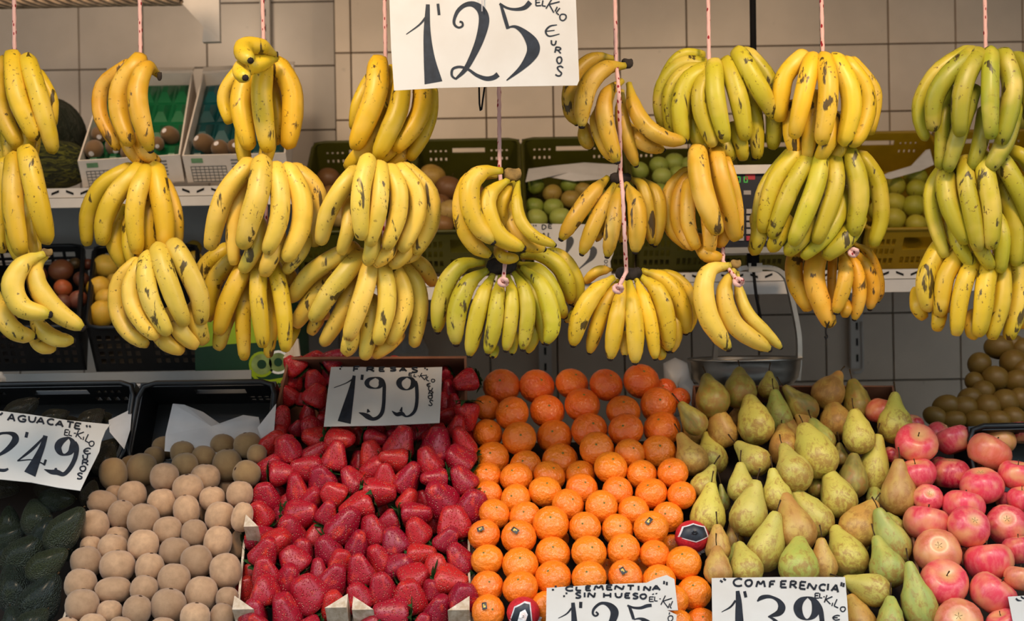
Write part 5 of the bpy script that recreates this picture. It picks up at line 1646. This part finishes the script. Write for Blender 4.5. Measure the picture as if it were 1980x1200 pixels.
# potatoes heap behind the apples
PO = [(1640, 570, 150, 150), (1790, 440, 190, 150), (1900, 560, 175, 170), (1760, 680, 175, 160), (1920, 700, 170, 140), (1565, 830, 160, 130), (1385, 890, 180, 140), (1520, 905, 180, 150), (1700, 900, 175, 165), (1835, 860, 175, 165), (1950, 840, 150, 150), (1620, 1000, 170, 130), (1300, 970, 160, 120), (1440, 1000, 170, 120), (1780, 1000, 170, 130), (1890, 420, 150, 130), (1970, 460, 150, 150), (1670, 780, 150, 140), (1900, 980, 160, 140), (1600, 700, 120, 120), (1980, 620, 150, 150)]
PT = []
for x, y, w, h in PO:
    PT.append(dict(px=1480 + x / 3.96, py=560 + y / 3.96, w=w / 3.3, h=h / 3.3))
rows('potato', PT, 24)
p0 = at(1900, 830, 2.84)
n_ = Vector((0, -0.62, 0.78)).normalized()
for f in PT:
    p = hit(f['px'], f['py'], p0, n_)
    s_ = p.y / F
    a = random.uniform(-.5, .5)
    o = obj('potato', ME['round'], None, p, lin(112, 86, 30), aim(SX * math.cos(a) + SY * math.sin(a) + SZ * .5), (f['h'] * s_ / 2 * 1.05,) * 2 + (f['w'] * s_ / 2 * 1.1,))
    tag(o, 'yellow brown potato, ' + f['place'] + ' of the heap', 'potato', 'potatoes heaped against the wall')
m = MB()
q = [at(1790, 845, 2.93), at(2150, 845, 2.93), at(2150, 720, 3.20), at(1870, 720, 3.20)]
q = [p - n_ * 0.075 for p in q]
m.o = q[0]
m.slab(q, -n_ * 0.02)
tag(m.build('potato_board', M['board']), 'dark sloping board under the potato heap', 'board')

# ------------------------------------------------------------------ hanging scale
YS = 3.02
t = thing('hanging_scale', 'hanging scale with a keypad head, steel bail and round steel pan', 'scale', at(1455, 700, YS))
o = Vector(t.location)
m = MB(o)
top = at(1457, -40, YS)
m.tube([Vector((top.x, YS, 2.70)), at(1459, 310, YS)], 0.0075, 10)
m.build('hanging_rod', M['slot'], t, True)
A = at(1404, 478, YS - 0.045)
B = at(1512, 330, YS - 0.045)
m = MB(o)
m.box((A.x, YS - 0.045, A.z), (B.x, YS + 0.045, B.z))
m.build('head', M['panel_navy'], t)
m = MB(o)
za, zb2 = at(1455, 336, YS - .05).z, at(1455, 318, YS - .05).z
m.hexa([(A.x - .006, YS - .055, za), (B.x + .006, YS - .055, za), (B.x + .006, YS + .055, za), (A.x - .006, YS + .055, za)], [(A.x + .0, YS - .045, zb2), (B.x, YS - .045, zb2), (B.x, YS + .045, zb2), (A.x, YS + .045, zb2)])
m.build('head_cap', M['white_metal'], t)
m = MB(o)
za, zb2 = at(1455, 489, YS - .05).z, at(1455, 478, YS - .05).z
m.box((at(1388, 480, YS).x, YS - .06, za), (at(1548, 480, YS).x, YS + .06, zb2))
m.build('base_plate', M['steel'], t)
yf = YS - 0.0465
m = MB(o)
m.slab([at(1441, 335, yf), at(1460, 335, yf), at(1460, 347, yf), at(1441, 347, yf)], (0, .001, 0))
m.build('logo_plate', M['key_red'], t)
m = MB(o)
for k_ in range(2):
    x = 1424 + 14 * k_
    for (a, b_, c_, d_) in ((0, 0, 8, 2), (0, 0, 2, 12), (6, 0, 8, 12), (0, 10, 8, 12)):
        m.slab([at(x + a, 341 + b_, yf), at(x + c_, 341 + b_, yf), at(x + c_, 341 + d_, yf), at(x + a, 341 + d_, yf)], (0, .0008, 0))
m.build('display_digits', M['digit'], t)
for r_ in range(5):
    for c_ in range(4):
        x, y = 1428 + c_ * 15, 404 + r_ * 13
        m = MB(o)
        q = [at(x, y, yf), at(x + 10, y, yf), at(x + 10, y + 9, yf), at(x, y + 9, yf)]
        m.slab([p_ - Vector((0, .003, 0)) for p_ in q], (0, .003, 0))
        m.build('key', M['key_red'] if (r_ == 4 and c_ == 1) else M['key'], t)
m = MB(o)
m.slab([at(1438, 368, yf), at(1452, 368, yf), at(1452, 376, yf), at(1438, 376, yf)], (0, .002, 0))
m.build('key', M['key'], t)
m = MB(o)
m.tube([at(1456, 488, YS), at(1456, 515, YS)], 0.014, 12)
m.build('stem', M['slot'], t, True)


def strip(pts, w, th, nm):
    m = MB(o)
    P = catmull([at(x, y, Y) for x, y, Y in pts], 24)
    for i in range(len(P) - 1):
        a, b_ = P[i], P[i + 1]
        d = (b_ - a).normalized()
        nn = Vector((0, 1, 0)).cross(d).normalized() * th / 2
        yv = Vector((0, w / 2, 0))
        m.hexa([a - nn - yv, a + nn - yv, a + nn + yv, a - nn + yv], [b_ - nn - yv, b_ + nn - yv, b_ + nn + yv, b_ - nn + yv])
    return m.build(nm, M['steel'], t)


strip([(1448, 517, YS), (1492, 518, YS), (1516, 532, YS), (1526, 558, YS), (1543, 640, YS), (1545, 692, YS), (1542, 735, YS)], 0.02, 0.010, 'bail')
strip([(1464, 517, YS), (1432, 519, YS + .012), (1412, 534, YS + .03), (1404, 560, YS + .045), (1388, 640, YS + .065), (1382, 692, YS + .075), (1382, 735, YS + .075)], 0.02, 0.010, 'bail')
m = MB(o)
m.box(tuple(at(1448, 526, YS - .012)), tuple(at(1470, 509, YS + .012)))
m.build('bail_clamp', M['steel'], t)
m = MB(o)
m.tube(catmull([at(1457, 524, YS), at(1462, 570, YS - .01), at(1470, 615, YS + .01), at(1474, 680, YS)], 10), 0.0035, 6)
m.build('cable', M['slot'], t, True)
pc = at(1441, 694, YS)
R_ = 111 * YS / F
D_ = 54 * YS / F
prof = [(0.01, -D_), (R_ * .55, -D_), (R_ * .80, -D_ * .90), (R_ * .91, -D_ * .65), (R_ * .945, -D_ * .3), (R_ * .955, 0), (R_ * 1.0, .0035), (R_ * 1.0, -.001), (R_ * .94, -.004), (R_ * .93, -D_ * .3), (R_ * .89, -D_ * .62), (R_ * .78, -D_ * .86), (R_ * .5, -D_ * .95), (.01, -D_ * .95)]
vs, fs = lathe(prof, 40)
obj('pan', mesh('pan', [v + pc - o for v in vs], fs, True, M['steel']), t)

# shelf uprights on the wall, white bracket, blind, bags, hook
def upright(label, x, y0, y1, Y, hook=False, w=20):
    a, b_ = at(x - w / 2, y1, Y), at(x + w / 2, y0, Y)
    t = thing('shelf_upright', label, 'upright', ((a.x + b_.x) / 2, Y, a.z), 'slotted uprights on the walls')
    m = MB(t.location)
    m.box((a.x, Y - .012, a.z), (b_.x, Y + .014, b_.z))
    m.build('rail', M['white_metal'], t)
    m = MB(t.location)
    k_ = 0
    z = a.z + .02
    cx_ = (a.x + b_.x) / 2
    while z < b_.z - .02:
        m.box((cx_ - .003, Y - .0135, z), (cx_ + .003, Y - .0125, z + .022))
        z += .047
    s_ = m.build('slots', M['slot'], t)
    s_['kind'] = 'stuff'
    if hook:
        m = MB(t.location)
        m.tube(catmull([at(x + 12, y1 - 90, Y - .015), at(x + 14, y1 - 10, Y - .015), at(x + 10, y1 + 6, Y - .02), at(x - 4, y1 + 8, Y - .02)], 14), .004, 8)
        m.build('hook', M['white_metal'], t, True)
    return t


upright('slotted white upright on the dark tiles under the old orange bananas', 1654, 480, 712, YR - .02, True)
upright('slotted white upright behind the largest fan of green yellow bananas', 1053, 480, 760, YR - .02)
upright('slotted white upright high on the grey wall near the bracket', 513, -60, 104, YL - .02, False, 16)
upright('slotted white upright behind the spreading bunch', 696, 560, 760, YR - .02)
q = [(342, -14), (418, -30), (425, 80), (415, 82), (345, 3)]
Y = 3.55
t = thing('shelf_bracket', 'white triangular bracket at the top of the grey wall', 'bracket', at(420, 80, Y))
m = MB(t.location)
m.slab([at(x, y, Y) for x, y in ((346, -30), (423, -30), (425, 78), (418, 78), (346, 0))], (0, .02, 0))
m.build('gusset', M['white_metal'], t)
m = MB(t.location)
m.slab([at(x, y, Y - .002) for x, y in ((393, 52), (405, 58), (426, 80), (391, 81))], (0, .024, 0))
m.build('foot_plate', M['white_metal'], t)
m = MB(at(100, -10, 3.4))
P = [at(x, -14, 3.4) for x in (-160, 348)]
P[1].z = P[0].z = (P[0].z + P[1].z) / 2
L = (P[1] - P[0]).length
t = thing('rolled_blind', 'rolled cane blind along the top of the grey wall', 'blind', P[0])
m = MB(P[0])
for k_ in range(14):
    a0 = 2 * PI * k_ / 14
    pts = []
    for i in range(61):
        u = i / 60
        a = a0 + u * L / 0.06
        pts.append(P[0].lerp(P[1], u) + Vector((0, math.cos(a), math.sin(a))) * 0.032)
    m.tube(pts, 0.0068, 5, False)
r_ = m.build('cane_roll', M['cane'], t, True)
m = MB(P[0])
m.tube([P[0], P[1]], 0.028, 12)
m.build('core', M['board'], t, True)


def bag(label, pts, Y, depth, name='plastic_bag'):
    cx_, cy_ = sum(p[0] for p in pts) / len(pts), sum(p[1] for p in pts) / len(pts)
    o_ = at(cx_, cy_, Y)
    vs, fs = [], []
    n1 = len(pts)
    lev = 7
    for j in range(lev + 1):
        a = PI * j / lev
        for i, (x, y) in enumerate(pts):
            r_ = max(.03, math.sin(a)) * (1 + .08 * noise.noise(Vector((i * 1.3, j * 1.1, cx_))))
            vs.append(at(cx_ + (x - cx_) * r_, cy_ + (y - cy_) * r_, Y - math.cos(a) * depth + .02 * noise.noise(Vector((i * 2.1, j * 2.3, cy_)))) - o_)
    for j in range(lev):
        for i in range(n1):
            i2 = (i + 1) % n1
            fs.append((j * n1 + i, j * n1 + i2, (j + 1) * n1 + i2, (j + 1) * n1 + i))
    fs += [tuple(range(n1 - 1, -1, -1)), tuple(range(lev * n1, (lev + 1) * n1))]
    ob = obj(name, mesh(name, vs, fs, True, M['bag']), None, o_)
    return tag(ob, label, 'bag', 'white plastic bags')


bag('white plastic bag hanging behind the strawberry crate', [(786, 560), (794, 640), (770, 668), (756, 688), (790, 694), (828, 690), (830, 678), (812, 640), (804, 560)], 3.95, .06)
bag('crumpled white plastic sack between the clementines and the scale pan', [(1282, 702), (1305, 690), (1330, 698), (1336, 730), (1352, 760), (1340, 800), (1290, 810), (1275, 780), (1284, 745)], 2.92, .07)
bag('bunched white plastic at the near end of the grey shelf', [(-20, 716), (4, 718), (12, 730), (12, 746), (2, 752), (-20, 752)], 2.9, .03)
m = MB(at(932, 170, 2.30))
m.tube([at(926, 150, 2.30), at(927, 200, 2.30), at(929, 214, 2.30), at(931, 212, 2.30), at(937, 168, 2.30), at(938, 150, 2.30)], .0016, 6)
tag(m.build('wire_hook', M['slot'], None, True), 'bent black wire hook under the big price sign', 'hook')

# ------------------------------------------------------------------ price signs
CAP = {'A': [[(0, 1), (.5, 0), (1, 1)], [(.2, .66), (.8, .66)]], 'C': [[(1, .12), (.6, 0), (.15, .2), (0, .55), (.2, .9), (.6, 1), (1, .9)]], 'D': [[(0, 0), (.05, 1), (.6, .95), (1, .6), (.8, .15), (0, 0)]],
       'E': [[(1, 0), (.05, 0), (0, 1), (1, 1)], [(0, .5), (.8, .48)]], 'F': [[(1, 0), (.1, .03), (0, 1)], [(.05, .5), (.75, .48)]], 'G': [[(1, .15), (.6, 0), (.1, .25), (0, .6), (.3, 1), (.9, .95), (1, .6), (.55, .6)]],
       'H': [[(0, 0), (0, 1)], [(1, 0), (1, 1)], [(0, .5), (1, .5)]], 'I': [[(.5, 0), (.5, 1)]], 'K': [[(.1, 0), (0, 1)], [(1, 0), (.1, .58), (1, 1)]], 'L': [[(.1, 0), (0, .95), (1, 1)]],
       'M': [[(0, 1), (.2, .05), (.5, .6), (.85, 0), (1, 1)]], 'N': [[(0, 1), (.1, 0), (.85, 1), (1, 0)]], 'O': [[(.5, 0), (.1, .2), (0, .6), (.3, 1), (.75, .95), (1, .5), (.85, .1), (.5, 0)]],
       'R': [[(.05, 0), (0, 1)], [(.05, .03), (.7, 0), (.95, .25), (.6, .5), (.05, .52)], [(.45, .52), (1, 1)]], 'S': [[(1, .1), (.5, 0), (.1, .2), (.4, .45), (.9, .65), (.8, .92), (.4, 1), (0, .92)]],
       'T': [[(0, 0), (1, .05)], [(.5, 0), (.45, 1)]], 'U': [[(0, 0), (.1, .8), (.5, 1), (.9, .8), (1, 0)]], 'e': [[(1, .1), (.6, 0), (.15, .25), (.05, .6), (.4, 1), (1, .85)], [(.05, .5), (.7, .48)]],
       '"': [[(.1, 0), (.3, 1)], [(.7, 0), (.9, 1)]], '-': [[(0, .5), (1, .5)]], "'": [[(.5, 0), (.5, 1)]], '.': [[(.3, .5), (.7, .5)]]}


def price_sign(label, outline, ytop, Ytop, ybot, Ybot, crop, words, strokes, name='price_sign', bow=0.0):
    """a hand-lettered card: its outline, letters and brush strokes lie on the plane through (ytop, Ytop) and (ybot, Ybot)"""
    xm = sum(p[0] for p in outline) / len(outline)
    A, B = at(xm, ytop, Ytop), at(xm, ybot, Ybot)
    nn = Vector((1, 0, 0)).cross(B - A).normalized()
    if nn.y > 0:
        nn = -nn
    t = thing(name, label, 'price sign', B, 'hand lettered price signs')
    o = Vector(t.location)
    H = lambda x, y, lift=0: hit(x, y, A + nn * lift, nn) if lift == 0 else hit(x, y, A, nn) + nn * lift
    m = MB(o)
    m.slab([H(*p) for p in outline], -nn * 0.0012)
    card = m.build('card', M['card'], t)
    ox, oy, s_ = crop

    def ribbon(m, pts, lift, closed_end=True):
        P = [Vector((x, y, w)) for x, y, w in pts]
        if len(P) > 2:
            P = catmull(P, 6 * (len(P) - 1))
        Lf, Rt = [], []
        for i, p in enumerate(P):
            d = (P[min(i + 1, len(P) - 1)] - P[max(i - 1, 0)]).to_2d()
            d = d.normalized() if d.length > 1e-6 else Vector((1, 0))
            q = Vector((-d.y, d.x)) * p.z / 2
            Lf.append(H(ox + (p.x + q.x) / s_, oy + (p.y + q.y) / s_, lift))
            Rt.append(H(ox + (p.x - q.x) / s_, oy + (p.y - q.y) / s_, lift))
        k_ = len(P)
        m.add(Lf + Rt, [(i, i + 1, k_ + i + 1, k_ + i) for i in range(k_ - 1)])

    for j, (txt, items, lw) in enumerate(words):
        m = MB(o)
        for i, (ch, x, y, w, h, *rot) in enumerate(items):
            r_ = math.radians(rot[0]) if rot else 0
            for st_ in CAP[ch]:
                pts = []
                for u, v_ in st_:
                    a, b_ = (u - .5) * w, (v_ - .5) * h
                    pts.append((x + a * math.cos(r_) - b_ * math.sin(r_), y + a * math.sin(r_) + b_ * math.cos(r_), lw))
                if len(pts) > 2 and ch in 'AEFHIKLMNRTU':
                    for a_, b_ in zip(pts, pts[1:]):
                        ribbon(m, [a_, b_], 0.0007 + .00002 * i)
                else:
                    ribbon(m, pts, 0.0007 + .00002 * i)
        ob = m.build('lettering', M['ink'], t)
        ob['kind'] = 'stuff'
    m = MB(o)
    for i, st_ in enumerate(strokes):
        ribbon(m, st_, 0.0005 + 0.00003 * i)
    ob = m.build('brush_digits', M['ink'], t)
    ob['kind'] = 'stuff'
    return t


SIGN1 = price_sign('largest card, hung at the top, reading 1.25 euros the kilo', [(751, -60), (1112, -60), (1114, 10), (1120, 155), (1116, 165), (940, 168), (850, 170), (762, 175), (756, 90)], -60, 2.255, 172, 2.25, (740, 0, 4.95),
           [('el kilo', [('E', 1490, 25, 50, 60, -3), ('L', 1545, 32, 35, 55, 5), ('K', 1628, 50, 85, 120, 28), ('I', 1660, 88, 10, 50, 25), ('L', 1690, 110, 35, 60, 35), ('O', 1725, 165, 60, 62, 20)], 13),
            ('uros', [('U', 1635, 410, 46, 46, 5), ('R', 1680, 480, 56, 56, 8), ('O', 1690, 575, 46, 62), ('S', 1690, 680, 60, 96, 12)], 15)],
           [[(432, 42, 36), (425, 300, 66), (445, 550, 105), (486, 792, 172)], [(418, 160, 24), (350, 238, 17), (225, 329, 8)], [(528, 36, 26), (540, 145, 26)],
            [(735, 208, 20), (760, 215, 20), (764, 248, 20), (728, 264, 20), (690, 240, 24), (684, 190, 28), (720, 105, 36), (790, 48, 42), (870, 42, 56), (945, 100, 84), (970, 200, 100), (935, 360, 82), (870, 520, 62), (790, 665, 44), (695, 760, 18)],
            [(695, 755, 18), (662, 722, 22), (670, 662, 24), (735, 640, 24), (815, 662, 24), (900, 720, 32), (990, 752, 42), (1060, 742, 46), (1105, 712, 50)],
            [(1118, 36, 24), (1195, 78, 22), (1280, 90, 28), (1360, 72, 42), (1412, 20, 50)], [(1128, 36, 22), (1162, 150, 34), (1200, 276, 34)], [(1200, 262, 14), (1268, 256, 28), (1350, 308, 60), (1425, 400, 112), (1442, 480, 122), (1400, 565, 92), (1315, 662, 46), (1185, 770, 10)],
            [(1668, 238, 8), (1600, 252, 16), (1560, 300, 18), (1592, 346, 14), (1692, 326, 8)], [(1562, 300, 10), (1645, 290, 8)]])
m = MB(SIGN1.location)
m.tube([at(932, 22, 2.247), at(932, -30, 2.247), at(932, -62, 2.252), Vector((at(932, -60, 2.255).x - .004, YB + .07, RAIL_Z))], 0.0011, 6)
m.build('string', M['wrap_white'], SIGN1, True)
m = MB(at(1604, 612, 2.41))
m.tube(catmull([at(1604, 600, 2.41), at(1603, 622, 2.41), at(1598, 634, 2.41), at(1597, 644, 2.41), at(1600, 650, 2.41), at(1597, 655, 2.41), at(1594, 650, 2.41)], 16), .0013, 5)
tag(m.build('wire_hook', M['slot'], None, True), 'thin twisted wire dangling under the old orange yellow bunch', 'hook')
price_sign('card in the strawberries reading 1.99 with a fruit name', [(640, 709), (700, 709), (790, 711), (855, 709), (853, 760), (850, 817), (740, 822), (626, 824), (632, 770)], 709, 2.668, 823, 2.575, (620, 690, 7.92),
           [('fresas', [('"', 310, 165, 70, 22, -60), ('F', 550, 185, 90, 75), ('R', 765, 190, 110, 66), ('E', 940, 190, 80, 60), ('S', 1110, 188, 90, 55), ('A', 1262, 192, 110, 60), ('S', 1440, 200, 90, 75), ('"', 1615, 185, 60, 20, 30)], 26),
            ('el kilo', [('E', 1378, 268, 50, 46, 6), ('L', 1450, 285, 40, 40, 8), ('.', 1495, 290, 40, 20), ('K', 1570, 298, 95, 80, 24), ('L', 1650, 335, 50, 60, 25), ('I', 1612, 318, 10, 55, 30), ('O', 1722, 364, 52, 46, 15)], 15),
            ('euros', [('e', 1655, 430, 56, 50), ('U', 1680, 492, 60, 55, 15), ('R', 1692, 555, 66, 55, 15), ('O', 1680, 615, 62, 55), ('S', 1688, 705, 56, 86, 15)], 17)],
           [[(515, 285, 46), (470, 520, 95), (415, 760, 150), (360, 1003, 205)], [(490, 340, 24), (390, 400, 14), (205, 472, 10)], [(640, 272, 44), (630, 352, 42)],
            [(840, 312, 16), (745, 345, 56), (708, 400, 76), (745, 458, 46), (840, 480, 18), (905, 455, 52), (935, 390, 100), (905, 335, 54), (838, 312, 16)], [(955, 370, 50), (974, 440, 54), (972, 560, 55), (965, 720, 55), (940, 850, 60), (880, 925, 55), (800, 950, 55), (725, 915, 80), (660, 880, 56), (585, 852, 10)], [(720, 798, 18), (735, 850, 60)],
            [(1322, 308, 16), (1230, 345, 70), (1200, 405, 86), (1240, 475, 52), (1320, 502, 18), (1390, 465, 56), (1422, 400, 84), (1395, 335, 50), (1320, 308, 16)], [(1450, 370, 46), (1470, 450, 54), (1476, 650, 52), (1452, 800, 52), (1395, 880, 42), (1312, 912, 26), (1245, 868, 60), (1165, 880, 56), (1092, 828, 10)], [(1245, 768, 14), (1228, 835, 50)]])
price_sign('torn card over the avocados reading 2.49', [(-70, 786), (0, 794), (60, 801), (130, 812), (213, 820), (204, 832), (196, 852), (192, 872), (184, 888), (172, 912), (155, 948), (112, 942), (60, 932), (0, 926), (-70, 920)], 790, 2.585, 948, 2.42, (0, 780, 6.668),
           [('aguacate', [('"', 18, 135, 40, 24, -40), ('A', 150, 180, 92, 90, 8), ('G', 285, 195, 92, 76, 8), ('U', 415, 205, 90, 76, 6), ('A', 525, 222, 96, 80, 8), ('C', 655, 236, 80, 72, 8), ('A', 770, 260, 96, 72, 10), ('T', 905, 276, 90, 80, 8), ('E', 1005, 292, 74, 72, 10), ('"', 1140, 296, 66, 28, 5)], 24),
            ('el kilo', [('E', 860, 375, 50, 72, 8), ('L', 912, 385, 42, 62, 8), ('-', 968, 385, 30, 20), ('K', 1030, 402, 80, 96, 18), ('I', 1076, 450, 10, 44, 10), ('L', 1142, 452, 56, 100, 22), ('O', 1182, 518, 62, 66, 10)], 15),
            ('euros', [('e', 1125, 615, 92, 76), ('U', 1100, 692, 62, 62), ('R', 1102, 760, 76, 66, 5), ('O', 1070, 840, 72, 66), ('S', 1030, 935, 66, 76, 5)], 20)],
           [[(-70, 470, 40), (-10, 395, 34), (100, 380, 34), (180, 405, 70), (200, 465, 92), (150, 540, 76), (70, 612, 56), (-30, 676, 26)], [(-60, 850, 36), (50, 862, 40), (108, 842, 26)], [(352, 368, 40), (335, 440, 40)],
            [(588, 415, 60), (545, 560, 72), (475, 720, 104), (385, 912, 160)], [(575, 425, 20), (420, 585, 38), (225, 742, 16)], [(225, 740, 16), (400, 725, 14), (500, 752, 16), (580, 790, 18)], [(592, 724, 30), (568, 798, 30)],
            [(890, 436, 20), (790, 490, 84), (748, 560, 92), (775, 632, 66), (830, 662, 26), (905, 630, 66), (940, 560, 92), (935, 490, 62), (888, 436, 20)], [(955, 500, 60), (985, 560, 66), (985, 640, 60), (955, 740, 58), (895, 845, 56), (820, 912, 52), (740, 888, 66), (660, 882, 56), (572, 850, 10)], [(720, 832, 28), (722, 880, 56)]])
price_sign('torn card low in the clementines, seedless, reading 1.25', [(1057, 1136), (1150, 1130), (1250, 1126), (1270, 1117), (1289, 1111), (1304, 1119), (1307, 1145), (1311, 1179), (1290, 1179), (1309, 1188), (1302, 1240), (1055, 1240)], 1110, 2.285, 1240, 2.16, (1040, 1100, 6.6),
           [('clementina', [('"', 210, 244, 90, 20, -50), ('C', 405, 250, 90, 56), ('L', 520, 250, 64, 50), ('E', 645, 245, 62, 56), ('M', 775, 240, 116, 60), ('E', 915, 235, 70, 60), ('N', 1040, 238, 116, 50), ('T', 1185, 240, 84, 60), ('I', 1285, 245, 10, 60), ('N', 1395, 250, 88, 56), ('A', 1510, 240, 96, 60), ('"', 1628, 180, 62, 40, 20)], 24),
            ('sin hueso', [('"', 350, 328, 80, 18, -50), ('S', 515, 335, 66, 70), ('I', 597, 330, 10, 60), ('N', 685, 332, 92, 60), ('H', 885, 335, 84, 60), ('U', 1030, 335, 84, 60), ('E', 1145, 340, 62, 60), ('S', 1245, 345, 66, 66), ('O', 1345, 350, 74, 58)], 24),
            ('el kilo', [('E', 1450, 385, 56, 58), ('L', 1508, 380, 40, 58), ('.', 1560, 380, 40, 20), ('K', 1640, 415, 100, 130, 22), ('I', 1672, 470, 10, 66, 22), ('L', 1712, 455, 24, 90, 22), ('-', 1470, 322, 26, 12, -20), ('-', 1512, 314, 24, 12, -20), ('O', 1692, 630, 60, 72, 10), ('I', 1678, 568, 10, 30, 15)], 14)],
           [[(448, 428, 46), (458, 560, 62), (468, 720, 84), (475, 860, 120)], [(430, 500, 26), (365, 572, 18), (260, 628, 8)], [(548, 418, 40), (545, 497, 40)],
            [(740, 545, 24), (768, 575, 24), (735, 598, 24), (702, 570, 28), (715, 510, 34), (780, 448, 36), (850, 436, 40), (930, 475, 78), (978, 545, 104), (960, 640, 92), (890, 780, 60)],
            [(1142, 464, 24), (1220, 492, 28), (1310, 496, 36), (1390, 470, 44), (1452, 462, 40)], [(1160, 466, 28), (1192, 545, 40), (1222, 640, 36)], [(1222, 645, 14), (1295, 632, 26), (1365, 660, 62), (1420, 740, 110), (1380, 880, 60)]])
price_sign('white card before the pears reading 1.39', [(1376, 1117), (1500, 1115), (1634, 1115), (1638, 1160), (1643, 1240), (1378, 1240)], 1115, 2.275, 1240, 2.15, (1360, 1100, 6.6),
           [('conferencia', [('"', 250, 145, 80, 36, -30), ('C', 440, 170, 108, 96), ('O', 578, 178, 84, 80), ('M', 730, 190, 112, 80), ('F', 880, 195, 70, 78), ('E', 1025, 195, 74, 80), ('R', 1150, 200, 80, 88, 3), ('E', 1270, 210, 74, 90, 5), ('N', 1385, 225, 106, 72, 10), ('C', 1520, 235, 74, 78, 8), ('I', 1590, 230, 10, 84, 5), ('A', 1685, 245, 88, 90, 12), ('"', 1775, 200, 50, 50, 20)], 26),
            ('el kilo', [('E', 1450, 340, 52, 62), ('L', 1500, 340, 34, 60), ('.', 1540, 355, 40, 20), ('K', 1595, 390, 80, 100, 15), ('I', 1645, 452, 8, 44, 15), ('L', 1710, 440, 58, 100, 20), ('O', 1780, 512, 62, 60, 10), ('e', 1695, 622, 92, 60)], 16)],
           [[(436, 278, 46), (450, 400, 74), (455, 560, 96), (462, 740, 116)], [(412, 400, 28), (345, 484, 24), (232, 548, 8)], [(525, 283, 38), (543, 362, 38)],
            [(688, 412, 18), (738, 368, 54), (820, 350, 46), (900, 368, 36), (968, 415, 60), (1000, 490, 96), (960, 560, 80), (825, 610, 14)], [(828, 604, 14), (900, 645, 36), (980, 720, 60)],
            [(1330, 355, 16), (1245, 405, 84), (1205, 490, 112), (1235, 588, 86), (1320, 645, 18), (1405, 595, 76), (1440, 500, 110), (1408, 402, 76), (1330, 355, 16)], [(1440, 420, 60), (1490, 510, 66), (1512, 640, 62), (1520, 760, 60)]])
price_sign('corner of a white card among the apples with quote marks only', [(1949, 1153), (2060, 1146), (2060, 1240), (1966, 1240)], 1146, 2.245, 1240, 2.16, (1890, 1100, 12),
           [], [[(890, 680, 40), (940, 725, 44), (1025, 735, 14)], [(1005, 635, 30), (1050, 672, 40), (1120, 690, 20)]])
price_sign('card on the olive crates behind the spotted bananas', [(1022, 432), (1100, 433), (1190, 434), (1186, 490), (1180, 505), (1184, 546), (1040, 548)], 432, 3.22, 548, 3.20, (1020, 420, 7.5),
           [('de', [('"', 105, 120, 55, 22), ('D', 240, 140, 56, 64), ('E', 330, 130, 52, 58)], 18), ('al', [('A', 235, 255, 46, 56), ('L', 316, 262, 34, 76)], 20), ('vos', [('O', 1138, 640, 44, 44), ('U', 1135, 705, 36, 46)], 13)],
           [[(612, 280, 60), (618, 340, 110), (600, 420, 84), (555, 535, 16)], [(930, 430, 60), (958, 490, 104), (930, 580, 80), (850, 660, 36), (740, 755, 14)]])
